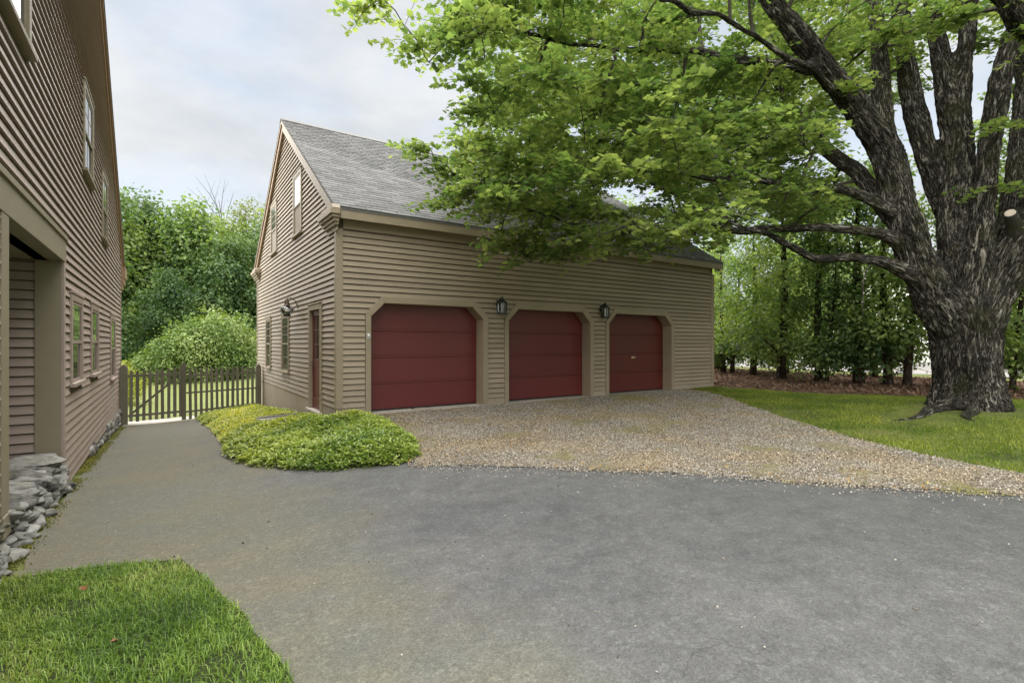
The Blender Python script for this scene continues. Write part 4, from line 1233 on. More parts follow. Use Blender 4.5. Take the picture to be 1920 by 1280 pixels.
# leaf litter on the gravel and along its edge
P = sample_poly(GV, 4500)
k = np.array([mnoise.noise(Vector((p[0] * 0.75, p[1] * 0.75, 6.0))) for p in P]); dd = poly_dist(P, GV)
P = P[(RNG.random(len(P)) < np.clip(k * 1.6 + 0.15, 0, 1)) | ((dd < .25) & (P[:, 1] < 6) & (P[:, 0] < 7))]
M['straw'] = mat_leaf("straw_litter", [(0.0, (0.20, 0.10, 0.035)), (0.5, (0.33, 0.20, 0.08)), (1.0, (0.42, 0.33, 0.14))], 0.1, 0.9, pscale=2)
n = len(P)
V, F = scatter(LEAFP, LEAFPF, lift(P, 0.055), basis(randn(n, .35) + np.array([0, 0, 1.0]), randn(n)), RNG.uniform(0.025, 0.055, n))
np_mesh("leaf_litter", V, F, M['straw'], kind='stuff')
# small loose chips on the asphalt
P = np.concatenate([sample_poly([(-0.8, 5.4), (-0.8, 12), (0.6, 10), (1.0, 7), (2.3, 5.6), (3.4, 4.7), (4.9, 3.3), (6.2, 1.9), (7.5, .5), (3.0, 0.2), (0.8, 1.5), (0.5, 4.6)], 170),
                    np.column_stack([t_ := RNG.uniform(2.5, 7.6, 1500), np.interp(t_, [2.5, 3.55, 4.47, 5.08, 5.54, 6.23, 6.92, 8.2], [5.72, 4.75, 3.95, 3.35, 2.72, 2.0, 1.28, -.1]) - RNG.exponential(.16, 1500)])])
pebbles("loose_chips", lift(P, 0.024), 0.008, 0.022, M['pebble_plain'])
# mulch litter under the row of trees
P = sample_poly([(14.4, 9.7), (14.7, 7.2), (15.9, 5.0), (17.8, 3.5), (22, 1), (26, 3), (24.5, 10), (25, 17), (15, 17)], 16000)
n = len(P)
V, F = scatter(LEAFP, LEAFPF, lift(P, 0.03), basis(randn(n, .45) + np.array([0, 0, 1.0]), randn(n)), RNG.uniform(0.06, 0.16, n))
np_mesh("mulch_litter", V, F, M['litter'], kind='stuff')

# ------------------------------------------------------------------ foliage tools
MAPLE2 = [(0, .02), (-.30, -.02), (-.30, .22), (-.58, .46), (-.34, .52), (-.24, .70), (0, 1.0), (.24, .70), (.34, .52), (.58, .46), (.30, .22), (.30, -.02)]
MV = np.array([(0, .33, .0)] + [(x, y, -.10 * abs(x) * 1.6 - .10 * max(0, y - .5)) for x, y in MAPLE2])
MF = np.array([(0, i, i % 12 + 1) for i in range(1, 13)])
RHOMB = np.array([(0, 0, 0), (-.32, .5, .05), (0, 1, -.08), (.32, .5, .05)])
RHF = np.array([(0, 3, 2, 1)])

def limb_points(seg, sub=6):
    """smooth (x,y,z,r) polyline through given points"""
    P = np.array(seg, float); out = []
    n = len(P)
    for i in range(n - 1):
        p0, p1, p2, p3 = P[max(i - 1, 0)], P[i], P[i + 1], P[min(i + 2, n - 1)]
        for k in range(sub):
            t = k / sub
            out.append(0.5 * ((2 * p1) + (-p0 + p2) * t + (2 * p0 - 5 * p1 + 4 * p2 - p3) * t * t + (-p0 + 3 * p1 - 3 * p2 + p3) * t ** 3))
    out.append(P[-1])
    return np.array(out)

# ------------------------------------------------------------------ the maple
LIMBS = {
    'main': [(13.41,3.40,-0.38,0.92), (13.41,3.40,-0.01,0.76), (13.40,3.40,0.53,0.61), (13.38,3.41,1.07,0.585), (13.34,3.43,1.61,0.62), (13.30,3.47,2.09,0.58)],
    'L1': [(13.10,3.57,1.71,0.472), (12.56,3.75,2.45,0.423), (12.06,3.91,3.27,0.375), (11.74,4.01,4.18,0.340), (11.41,4.11,5.07,0.327), (10.72,4.33,5.79,0.280), (10.05,4.54,6.38,0.255), (9.26,4.72,6.93,0.237), (8.50,4.87,7.44,0.202), (7.77,5.00,7.94,0.151), (6.92,5.10,8.30,0.101)],
    'L1up': [(11.49,4.12,5.03,0.267), (11.60,4.22,5.87,0.229), (11.79,4.34,6.81,0.191), (11.93,4.48,7.89,0.163), (11.98,4.69,9.12,0.121)],
    'L1c': [(11.75,4.12,3.79,0.208), (11.73,4.50,4.50,0.193), (11.59,4.83,5.00,0.175), (11.50,5.25,5.50,0.158), (11.39,5.69,6.25,0.127), (11.21,6.18,7.22,0.095)],
    'L2': [(13.75,3.61,2.17,0.334), (13.74,3.64,3.07,0.301), (13.66,3.73,3.91,0.280), (13.49,3.91,4.66,0.270), (13.27,4.05,5.39,0.259), (13.02,4.22,6.57,0.236), (12.89,4.31,7.81,0.203), (12.81,4.37,9.16,0.158)],
    'L3': [(13.32,3.48,2.15,0.431), (13.31,3.55,3.67,0.379), (13.40,3.54,4.99,0.337), (13.36,3.58,5.97,0.316), (13.19,3.75,7.08,0.219), (13.04,3.85,8.07,0.175), (12.93,3.92,9.16,0.131)],
    'L3b': [(13.32,3.54,5.84,0.238), (13.29,3.44,6.97,0.193), (13.25,3.35,7.98,0.159), (13.21,3.26,8.97,0.116)],
    'L4': [(13.17,3.28,2.13,0.358), (13.18,3.15,3.58,0.281), (13.21,3.07,4.60,0.238), (13.19,2.97,5.65,0.236), (13.19,2.79,6.70,0.212), (13.23,2.51,7.72,0.178), (13.24,2.27,8.56,0.136)],
    'L5': [(13.39,3.25,1.71,0.510), (13.54,2.97,2.60,0.461), (13.71,2.68,3.45,0.412), (13.93,2.28,4.27,0.364), (14.26,1.82,5.25,0.297), (14.52,1.40,6.43,0.233), (14.68,1.05,7.64,0.152)],
    'L6': [(14.44,1.45,6.23,0.252), (12.83,1.94,6.25,0.238), (11.74,2.20,6.50,0.219), (11.00,2.33,6.78,0.186), (10.10,2.46,7.16,0.128)],
    'L7': [(14.61,3.39,2.31,0.344), (15.08,3.19,3.71,0.277), (15.41,3.09,5.13,0.233), (15.64,3.05,6.58,0.200), (15.88,3.01,8.17,0.154)],
    'A': [(12.07,3.97,3.12,0.230), (11.65,4.12,3.41,0.155), (10.90,4.45,3.54,0.112), (9.85,4.92,3.51,0.100), (8.84,5.37,3.45,0.098), (7.86,5.79,3.39,0.086), (6.91,6.19,3.30,0.075), (6.29,6.49,3.33,0.056), (5.62,6.82,3.50,0.046), (4.88,7.20,3.70,0.036), (4.35,7.56,4.01,0.027)],
    'B': [(12.80,3.65,2.08,0.276), (12.09,3.89,2.66,0.198), (11.53,4.15,2.93,0.144), (10.90,4.45,2.98,0.112), (10.29,4.75,3.00,0.111), (9.67,4.93,3.14,0.099), (9.06,5.09,3.33,0.077), (8.31,5.24,3.45,0.056), (7.34,5.41,3.67,0.045), (6.44,5.54,3.95,0.034)],
    'C': [(11.74,4.01,3.81,0.186), (11.24,4.22,4.09,0.133), (10.71,4.46,4.24,0.111), (9.92,4.76,4.26,0.099), (9.14,5.04,4.29,0.087), (8.40,5.30,4.29,0.085), (7.60,5.60,4.28,0.065), (6.60,5.92,4.27,0.045), (5.66,6.19,4.32,0.035)],
    'D': [(10.05,4.54,6.38,0.147), (9.18,4.77,6.30,0.123), (8.27,5.03,6.25,0.101), (7.26,5.35,6.20,0.080), (6.29,5.64,6.08,0.068), (5.45,5.97,6.03,0.050), (4.64,6.28,6.01,0.041), (3.87,6.56,6.05,0.024)],
    'E': [(10.68,4.36,5.84,0.140), (8.62,4.31,5.94,0.079), (6.77,4.11,5.73,0.052), (5.35,3.87,5.38,0.032), (4.33,3.59,4.94,0.017)],
    'F': [(14.34,3.46,1.85,0.409), (15.98,3.43,2.87,0.344), (18.22,3.12,4.34,0.293), (20.83,2.56,6.29,0.230), (23.49,1.97,8.97,0.154)],
}
maple = tag(empty("maple_tree", (13.41, 3.40, gzf(13.41, 3.4))), "huge old maple with a dark mossy multi-limbed trunk on the grass bank", "tree")
MI = Matrix.Translation((-13.41, -3.40, -gzf(13.41, 3.4)))
SK = []      # skeleton samples x,y,z,r
tb = MB(); thin = MB()
skel_segs = []
for name, seg in LIMBS.items():
    Pl = limb_points(seg, 6)
    Pl[:, 3] *= 0.95 if name == 'main' else 0.86
    # gentle natural wobble on the thin limbs
    for i in range(len(Pl)):
        if Pl[i, 3] < 0.16:
            d = mnoise.noise_vector(Vector((Pl[i, 0] * 1.4, Pl[i, 1] * 1.4, Pl[i, 2] * 1.4))) * 0.09
            Pl[i, :3] += d
    SK.append(Pl)
    tb.tube(Pl[:, :3], np.maximum(Pl[:, 3], 0.045), 16)
    skel_segs.append(Pl)
# buttress flare and surface roots
for a_, ln in ((3.02, 2.7), (3.42, 2.0)):
    pts = []
    for k in range(8):
        t_ = k / 7; r_ = 0.40 + (ln - 0.40) * t_
        wg = a_ + 0.05 * math.sin(k * 1.1 + a_ * 9)
        x_, y_ = 13.41 + math.cos(wg) * r_, 3.40 + math.sin(wg) * r_
        pts.append((x_, y_, gzf(x_, y_) + 0.13 * (1 - t_) ** 1.5 - 0.012))
    Pl = np.column_stack([np.array(pts), np.linspace(0.17, 0.05, 8)])
    tb.tube(Pl[:, :3], Pl[:, 3], 12); skel_segs.append(Pl)
me = tb.mesh("trunk_raw")
raw = link("trunk_raw", me, M['bark'])
md = raw.modifiers.new("remesh", 'REMESH'); md.mode = 'VOXEL'; md.voxel_size = 0.027; md.use_smooth_shade = True
md2 = raw.modifiers.new("smooth", 'SMOOTH'); md2.factor = 0.5; md2.iterations = 3
dg = bpy.context.evaluated_depsgraph_get()
me2 = bpy.data.meshes.new_from_object(raw.evaluated_get(dg))
bpy.data.objects.remove(raw)
n = len(me2.vertices); co = np.empty(n * 3, np.float32); me2.vertices.foreach_get("co", co); co = co.reshape(-1, 3).astype(float)
no = np.empty(n * 3, np.float32); me2.vertices.foreach_get("normal", no); no = no.reshape(-1, 3).astype(float)
# limb-following coordinates for the bark
best = np.full(n, 1e9); bark = np.zeros((n, 3)); rad = np.zeros(n)
for si, Pl in enumerate(skel_segs):
    ln = 0.0; ref = None
    for i in range(len(Pl) - 1):
        a, b = Pl[i, :3], Pl[i + 1, :3]
        d = b - a; Ls = np.linalg.norm(d)
        if Ls < 1e-6: continue
        t_ = d / Ls
        ref = np.array(Vector(t_).orthogonal().normalized()) if ref is None else ref - t_ * (ref @ t_)
        ref = ref / np.linalg.norm(ref); bi = np.cross(t_, ref)
        w = co - a
        u = np.clip(w @ t_, 0, Ls)
        q = w - u[:, None] * t_
        dist = np.linalg.norm(q, axis=1) - (Pl[i, 3] + (Pl[i + 1, 3] - Pl[i, 3]) * u / Ls)
        m_ = dist < best
        best[m_] = dist[m_]
        bark[m_, 0] = q[m_] @ ref; bark[m_, 1] = q[m_] @ bi; bark[m_, 2] = (ln + w[m_] @ t_) * 0.27 + si * 3.7
        rad[m_] = Pl[i, 3]
        ln += Ls
# real relief: furrows that run along the limbs, and broader lumps
disp = np.empty(n)
for i in range(n):
    v = Vector(bark[i])
    r_ = rad[i]
    f1 = 1 - abs(mnoise.noise(v * 8.5)) * 2
    f2 = 1 - abs(mnoise.noise(v * 17 + Vector((5, 1, 2)))) * 2
    lump = mnoise.noise(Vector(co[i]) * 1.7)
    disp[i] = ((f1 - .75) * 0.05 + (f2 - .6) * 0.022) * min(1, r_ / 0.35) + lump * 0.07 * min(1, r_ / 0.5) - 0.01
co2 = co + no * disp[:, None]
me2.vertices.foreach_set("co", co2.astype(np.float32).ravel())
at = me2.attributes.new("bark", 'FLOAT_VECTOR', 'POINT'); at.data.foreach_set("vector", bark.astype(np.float32).ravel())
me2.polygons.foreach_set("use_smooth", np.ones(len(me2.polygons), bool)); me2.update()
me2.name = "trunk"
tr = link("trunk", me2, M['bark'], maple); tr.matrix_parent_inverse = MI.copy()
print("trunk verts", n)
# the sawn stub, facing the drive
sb = MB().tube([(13.6, 2.72, 3.30), (13.3, 2.70, 3.60), (13.06, 2.70, 3.78)], [0.17, 0.12, 0.10], 14)
o = sb.build("limb_stub", M['bark'], maple, smooth=False); o.matrix_parent_inverse = MI.copy()
a0 = Vector((13.06, 2.70, 3.78)); dr_ = Vector((-0.28, 0.0, 0.16)).normalized()
o = MB().tube([a0 + dr_ * 0.001, a0 + dr_ * 0.016], [0.082, 0.078], 16).build("cut_face", M['cut_wood'], maple); o.matrix_parent_inverse = MI.copy()

# crown: clumps of leaves in the volume the branches reach, each joined by twigs to the nearest wood
def projpx(P):
    S_, C_2 = math.sin(YAW), math.cos(YAW)
    r = P[:, 0] * C_2 - P[:, 1] * S_; f = P[:, 0] * S_ + P[:, 1] * C_2
    f = np.where(f < .1, .1, f)
    return 960 + 960 * r / f, 644 - 960 * (P[:, 2] - 1.35) / f, f
OUTLINE = [(835, -2000), (820, 60), (850, 110), (900, 160), (878, 200), (890, 260), (850, 300), (870, 345), (880, 385), (960, 415), (990, 450), (1060, 470), (1110, 450), (1180, 428), (1250, 440), (1330, 440), (1420, 405), (1500, 412), (1630, 380), (1690, 320), (1760, 400), (1925, 440), (2600, 520), (2600, -2000)]
n = 6000
th_ = RNG.uniform(0, 2 * np.pi, n); rr = 10.2 * np.sqrt(RNG.random(n))
zlo = np.interp(rr, [0, 3, 6, 8, 9.5, 10.2], [4.4, 3.5, 2.75, 2.75, 3.2, 3.9])
ztop = 3.5 + 9.5 * np.sqrt(np.clip(1 - (rr / 10.6) ** 2, 0, 1))
z_ = zlo + (ztop - zlo) * RNG.random(n) ** 1.15
Cc = np.column_stack([13.1 + rr * np.cos(th_), 3.6 + rr * np.sin(th_), z_])
px, py, fd_ = projpx(Cc)
inframe = (px > -150) & (px < 2070) & (py > -150) & (fd_ > 1)
ok = ~inframe | in_poly(np.column_stack([px, py]), OUTLINE)
# keep clear of the garage, of the camera and of the lit gaps between the limbs
ok &= ~((Cc[:, 1] > 8.6) & (Cc[:, 0] < 14.8) & (Cc[:, 2] < roof_z(Cc[:, 1]) + 0.8))
ok &= np.linalg.norm(Cc - np.array([0, 0, 1.35]), axis=1) > 4.6
ok &= ~(inframe & (fd_ < 6.4)) & ~(inframe & (px > 1430) & (fd_ < 8.0))
gaps = [(1190, 360, 55, 28), (1590, 235, 45, 50), (1715, 300, 60, 160), (1800, 260, 110, 190), (1575, 300, 60, 40)]
for gx_, gy_, ga, gb in gaps:
    ok &= ~((((px - gx_) / ga) ** 2 + ((py - gy_) / gb) ** 2 < 1) & (RNG.random(n) < 0.85) & inframe)
ok &= ~(inframe & (px > 1620) & (fd_ < 12.5) & (py > 90) & (RNG.random(n) < 0.80))
ok &= (inframe & (RNG.random(n) < np.where(px < 1320, 0.84, 0.74))) | (~inframe & (RNG.random(n) < 0.13))
Cc = Cc[ok]
extra = np.array([(2.49, 7.49, 6.33), (2.69, 7.36, 6.45), (3.27, 7.33, 5.95), (3.42, 7.37, 5.75), (3.68, 8.20, 4.80), (3.88, 8.12, 4.54), (3.95, 7.86, 3.7), (4.99, 7.37, 3.05), (5.3, 7.16, 2.86), (5.76, 6.85, 2.78), (6.13, 6.72, 2.95), (7.06, 6.33, 2.95), (4.1, 7.9, 4.3), (4.3, 7.8, 4.1), (4.48, 7.60, 3.54), (4.84, 7.47, 3.33), (4.95, 7.40, 3.10), (5.24, 7.32, 3.17), (5.51, 7.14, 3.03), (5.64, 6.93, 2.87), (5.94, 6.85, 2.93), (6.21, 6.66, 3.17), (6.59, 6.53, 3.28), (7.18, 6.25, 3.16), (7.62, 6.07, 3.08), (7.94, 5.85, 3.18), (4.17, 7.80, 3.77), (5.31, 7.03, 3.22), (8.43, 5.64, 3.20)])
Cc = np.concatenate([extra, Cc])
print("clumps", len(Cc))
nodes = np.concatenate([Pl[3:] for k, Pl in zip(LIMBS, SK) if k != 'main'])[:, :3]
noder = np.concatenate([Pl[3:] for k, Pl in zip(LIMBS, SK) if k != 'main'])[:, 3]
order = np.argsort(np.linalg.norm(Cc - np.array([13, 3.6, 4.5]), axis=1))
LP, LT, LN = [], [], []
pn = [nodes]; 
allnodes = nodes.copy(); allr = noder.copy()
br = MB()
buf = []
for ci in order:
    c = Cc[ci]
    d = np.linalg.norm(allnodes - c, axis=1) + (allr < 0.012) * 0.25 + np.clip(allnodes[:, 2] - c[2] - .3, 0, 9) * 0.4
    j = int(np.argmin(d)); a = allnodes[j]; r0 = min(allr[j] * 0.7, 0.048)
    ln = np.linalg.norm(c - a)
    outd = c - a; outd = outd / max(ln, 1e-3)
    nseg = max(3, int(ln / 0.3))
    pts = []
    for k in range(nseg + 1):
        t_ = k / nseg
        p = a + (c - a) * t_ + np.array([0, 0, 0.10 * ln * math.sin(math.pi * t_)])
        p = p + np.array(mnoise.noise_vector(Vector(p) * 1.6)) * 0.10 * math.sin(math.pi * min(t_ * 1.3, 1))
        pts.append(p)
    r1 = max(0.005, min(r0 * 0.5, 0.009))
    radii = [max(0.009, r0 + (r1 - r0) * k / nseg) for k in range(nseg + 1)]
    br.tube(pts, radii, 5, False)
    allnodes = np.concatenate([allnodes, np.array(pts[1:])]); allr = np.concatenate([allr, np.array(radii[1:])])
    # twigs fanning outwards from the clump, flat sprays
    hd = np.array([outd[0], outd[1], 0]); hl = np.linalg.norm(hd); hd = hd / hl if hl > .15 else np.array([math.cos(ci), math.sin(ci), 0])
    base_a = math.atan2(hd[1], hd[0])
    nt_ = random.randint(6, 9)
    for q in range(nt_):
        a_ = base_a + random.uniform(-2.0, 2.0)
        tl = random.uniform(0.35, 0.75)
        st_ = np.array(pts[-1 - (q % min(3, nseg))])
        dz = random.uniform(-0.35, 0.35)
        en = st_ + np.array([math.cos(a_) * tl, math.sin(a_) * tl, dz * tl])
        mid_ = (st_ + en) / 2 + np.array([0, 0, 0.05])
        en = en + np.array([0, 0, -0.06])
        br.tube([st_, mid_, en], [0.005, 0.004, 0.0025], 3, False)
        nl = random.randint(12, 20)
        for k in range(nl):
            t_ = (k + 0.6) / nl
            p = st_ * (1 - t_) ** 2 + 2 * mid_ * t_ * (1 - t_) + en * t_ * t_
            sa = a_ + (1 if k % 2 else -1) * random.uniform(0.5, 1.3) * (1 - 0.4 * t_)
            LP.append((p[0] + math.cos(sa) * 0.05, p[1] + math.sin(sa) * 0.05, p[2] + random.uniform(-.05, .05)))
            LT.append((math.cos(sa), math.sin(sa), random.uniform(-.9, .05)))
LP = np.array(LP); LT = np.array(LT)
n = len(LP)
LNrm = np.column_stack([RNG.normal(0, .45, n), RNG.normal(0, .45, n), np.ones(n)])
LS = RNG.uniform(0.070, 0.122, n)
# nothing hangs inside the garage
inside = (LP[:, 1] > 9.3) & (LP[:, 0] < 14.6) & (LP[:, 2] < roof_z(LP[:, 1]) + 0.12)
LP, LT, LNrm, LS = LP[~inside], LT[~inside], LNrm[~inside], LS[~inside]
px, py, fd_ = projpx(LP)
sz = np.where((px > 0) & (px < 1920) & (py > 0) & (py < 1280) & (fd_ > 1), LS / fd_, 0)
big = np.argsort(-sz)[:300]
rest = np.ones(len(LP), bool); rest[big] = False
R = basis(LNrm, LT)
V, F = scatter(MV, MF, LP[rest], R[rest], LS[rest])
o = np_mesh("foliage", V, F, M['maple_leaf'], maple, kind='stuff'); o.matrix_parent_inverse = MI.copy()
leafme = bpy.data.meshes.new("leaf"); leafme.from_pydata([tuple(v) for v in MV], [], [tuple(map(int, f)) for f in MF]); leafme.materials.append(M['maple_leaf'])
for i in big:
    o = link("leaf", leafme, None, maple)
    m4 = Matrix(R[i].tolist()).to_4x4(); m4.translation = Vector(LP[i])
    o.matrix_basis = MI @ m4 @ Matrix.Scale(LS[i], 4)
o = br.build("branches", M['bark_thin'], maple); o.matrix_parent_inverse = MI.copy()
print("maple leaves", len(LP))
# a thin dead twig hanging from the lower limb
o = MB().tube([(11.26, 4.27, 2.93), (11.12, 4.33, 2.72), (11.05, 4.35, 2.51), (11.09, 4.36, 2.25), (11.05, 4.35, 2.05), (11.07, 4.35, 1.88)], [.016, .014, .013, .010, .007, .004], 5).build("hanging_twig", M['bark_thin'], maple); o.matrix_parent_inverse = MI.copy()

# ------------------------------------------------------------------ generic trees
def crown_arrays(lobes, n, size, up=0.55, squash=0.75, shell=0.45):
    """leaf quads gathered in sprays on the outside of overlapping lobes (cx,cy,cz,r)"""
    lob = np.array(lobes, float)
    wts = lob[:, 3] ** 2; wts /= wts.sum()
    ns = n // 7
    k = RNG.choice(len(lob), ns, p=wts)
    d = randn(ns); d /= np.linalg.norm(d, axis=1, keepdims=True)
    rad = lob[k, 3] * (1 - shell * RNG.random(ns) ** 1.6)
    fr = np.array([mnoise.noise(Vector((d[i] * 2.2).tolist()) + Vector((float(k[i]) * 7, 0, 0))) for i in range(ns)])
    rad *= 1 + fr * 0.42
    C = lob[k, :3] + d * rad[:, None] * np.array([1, 1, squash])
    P = np.repeat(C, 7, 0) + randn(ns * 7, size * 1.15)
    D = np.repeat(d, 7, 0)
    nrm = D * 0.55 + randn(len(P), .5) + np.array([0, 0, up])
    tip = D + randn(len(P), .5) - np.array([0, 0, .45])
    S = RNG.uniform(.65, 1.3, len(P)) * size
    return scatter(RHOMB, RHF, P, basis(nrm, tip), S)

def simple_trunk(h, r, seed, limbs=5, lean=(0, 0), start=0.35, spread=0.3):
    rs = random.Random(seed)
    m = MB()
    pts = [(lean[0] * t * h + math.sin(t * 5 + seed) * r * .5, lean[1] * t * h, t * h - 0.25 * (t == 0)) for t in (0, .08, .25, .5, .75, 1)]
    m.tube(pts, [r * 1.5, r * 1.08, r, r * .8, r * .5, r * .12], 9)
    for k in range(limbs):
        t = start + (0.95 - start) * k / max(1, limbs)
        a = rs.uniform(0, 6.28); ln = h * spread * (1.1 - t) * 1.4
        z = t * h
        b = (lean[0] * z, lean[1] * z, z)
        m.tube([b, (b[0] + math.cos(a) * ln * .5, b[1] + math.sin(a) * ln * .5, z + ln * .25), (b[0] + math.cos(a) * ln, b[1] + math.sin(a) * ln, z + ln * .45)], [r * .4 * (1.2 - t), r * .25 * (1.2 - t), .02], 5)
    return m

def tree_proto(name, h, cr, lobes, nleaf, size, leafmat, barkmat, r, seed, **k):
    t = empty(name)
    simple_trunk(h * 0.9, r, seed, **k).build("trunk", barkmat, t, smooth=True)
    V, F = crown_arrays(lobes, nleaf, size)
    np_mesh("crown", V, F, leafmat, t, kind='stuff')
    return t

def copy_tree(src, loc, rz, s, label, cat, group=None):
    c = src.copy(); COL.objects.link(c)
    c.location = loc; c.rotation_euler = (0, 0, rz); c.scale = (s, s, s) if np.isscalar(s) else s
    for ch in src.children:
        d = ch.copy(); COL.objects.link(d); d.parent = c
    return tag(c, label, cat, group)

def lobes_round(h, w, n, seed, low=0.2):
    rs = random.Random(seed); L = []
    for k in range(n):
        t = low + (1 - low) * (k + .5) / n
        env = math.sin(math.pi * min(1, (0.25 + 0.72 * t))) ** 0.8
        a = k * 2.4 + rs.uniform(-.4, .4); rr_ = w * .55 * env * rs.uniform(.5, 1)
        L.append((math.cos(a) * rr_, math.sin(a) * rr_, h * t * .92, w * rs.uniform(.34, .52) * (0.6 + 0.5 * env)))
    return L

protoA = tree_proto("broadleaf_tree", 13, 4, lobes_round(13, 4.6, 13, 1, 0.12), 19000, 0.29, M['leaf_mid'], M['bark_grey'], 0.22, 1)
protoB = tree_proto("broadleaf_tree", 13, 4, lobes_round(13, 4.2, 12, 2, 0.10), 19000, 0.27, M['leaf_dark'], M['bark_grey'], 0.22, 2)
protoC = tree_proto("broadleaf_tree", 13, 4, lobes_round(13, 4.4, 12, 5, 0.12), 13000, 0.30, M['leaf_light'], M['bark_grey'], 0.2, 3)
protoD = tree_proto("broadleaf_tree", 15, 4, lobes_round(15, 3.4, 9, 6, 0.35), 4200, 0.24, M['leaf_grey'], M['bark_grey'], 0.2, 4, limbs=9)

def place(proto, used, x, y, rz, s, label, cat="tree", group=None):
    loc = (x, y, gzf(x, y) - 0.05)
    if proto not in used:
        used.append(proto)
        proto.location = loc; proto.rotation_euler = (0, 0, rz); proto.scale = (s, s, s) if np.isscalar(s) else s
        return tag(proto, label, cat, group)
    return copy_tree(proto, loc, rz, s, label, cat, group)
used = []
gw = "woodland trees beyond the far lawn"
place(protoA, used, -3.8, 53, 0.3, 1.22, "mid green woodland tree just past the corner of the house", group=gw)
place(protoB, used, -1.2, 56, 1.9, 1.28, "tall dark woodland tree behind the gate post", group=gw)
place(protoA, used, 1.6, 53, 2.6, 1.20, "rounded mid green woodland tree above the middle of the gate", group=gw)
place(protoC, used, 5.4, 58, 0.8, 1.22, "pale yellow-green woodland tree left of the garage eave", group=gw)
place(protoB, used, 4.6, 50, 4.0, 0.95, "dark green woodland tree behind the big flowering shrub", group=gw)
place(protoB, used, 7.8, 52, 5.0, 1.05, "dark green woodland tree at the back corner of the garage", group=gw)
place(protoD, used, 6.9, 60, 0.5, 1.25, "tall sparse woodland tree rising behind the garage gable", group=gw)
place(protoC, used, 8.8, 57, 3.3, 1.25, "pale woodland tree touching the garage rake", group=gw)
place(protoA, used, -8.5, 56, 4.2, 1.0, "mid green woodland tree hidden mostly by the house", group=gw)
place(protoA, used, 12.5, 60, 1.2, 1.0, "mid green woodland tree behind the garage ridge", group=gw)
place(protoB, used, -4.5, 45, 0.9, 0.7, "low dark understory tree beside the house corner post", group=gw)
place(protoB, used, 0.2, 47.5, 2.2, 0.68, "low dark understory tree left of the big flowering shrub", group=gw)
place(protoA, used, 25, 34, 2.0, 1.05, "mid green tree rising behind the right end of the garage roof", group="trees behind the garage")
place(protoC, used, 30, 29, 2.9, 1.0, "pale green tree behind the right end of the garage roof", group="trees behind the garage")

place(protoC, used, 36, 17, 5.1, 0.9, "pale green tree rising above the cedar row", group="trees behind the garage")
place(protoA, used, 37, 6, 1.1, 0.85, "mid green tree across the side road, behind the maple limbs", group="trees behind the garage")
# the big flowering shrub in front of the woods and the yellow hedge by the gate
V, F = crown_arrays([(0, 0, 2.2, 2.7), (2.2, .3, 1.6, 2.3), (-1.9, .2, 1.5, 2.0), (.8, -.6, 3.3, 1.9), (-.8, .4, 2.9, 1.7), (3.8, .5, 1.0, 1.8), (-3.4, .4, .9, 1.4)], 24000, 0.19, up=0.8, squash=0.95, shell=.3)
sh = tag(empty("flowering_shrub", (2.6, 42.5, gzf(2.6, 42.5) - 0.1)), "broad pale green shrub on the far lawn seen over the picket fence", "shrub")
np_mesh("crown", V, F, M['leaf_light'], sh, kind='stuff')
simple_trunk(2.4, 0.1, 5, limbs=6, start=.15, spread=.7).build("trunk", M['bark_grey'], sh)
V, F = crown_arrays([(0, 0, .5, .75), (.3, .3, 1.0, .65), (-.3, .1, 1.15, .6), (0, 0.3, 1.5, .5)], 5000, 0.085, up=.6)
hd_ = tag(empty("yellow_shrub", (-1.62, 27.0, gzf(-1.62, 27) - 0.05)), "clipped bright yellow-green shrub behind the gate near the house", "shrub")
np_mesh("crown", V, F, M['leaf_yellow'], hd_, kind='stuff')
simple_trunk(1.2, 0.05, 6, limbs=5, start=.15, spread=.5).build("trunk", M['bark_grey'], hd_)
# dead snag above the woods
ds = tag(empty("dead_tree", (5.3, 58.5, gzf(5.3, 58.5))), "bare grey dead tree poking out above the woodland", "tree")
m = MB(); m.tube([(0, 0, -.3), (0, 0, 6), (-.3, 0, 11), (-.9, 0, 14.6)], [.14, .10, .05, .02], 7)
for k, (z0, dx_, dz_) in enumerate([(10.5, -1.2, 4.6), (11.5, -2.4, 4.0), (12.3, -1.6, 4.4), (12.8, -3.0, 2.6), (13.4, -2.2, 3.0), (13.6, .4, 3.0), (12, .9, 3.6)]):
    x0 = -.3 - (z0 - 11) * .16
    m.tube([(x0, 0, z0), (x0 + dx_ * .45, .2, z0 + dz_ * .55), (x0 + dx_, .3, z0 + dz_)], [.04, .025, .008], 4)
    m.tube([(x0 + dx_ * .45, .2, z0 + dz_ * .55), (x0 + dx_ * .45 + .5, .2, z0 + dz_ * .95)], [.018, .006], 4)
m.build("trunk", M['bark_grey'], ds)
ds.scale = (1.0, 1.0, 1.16)

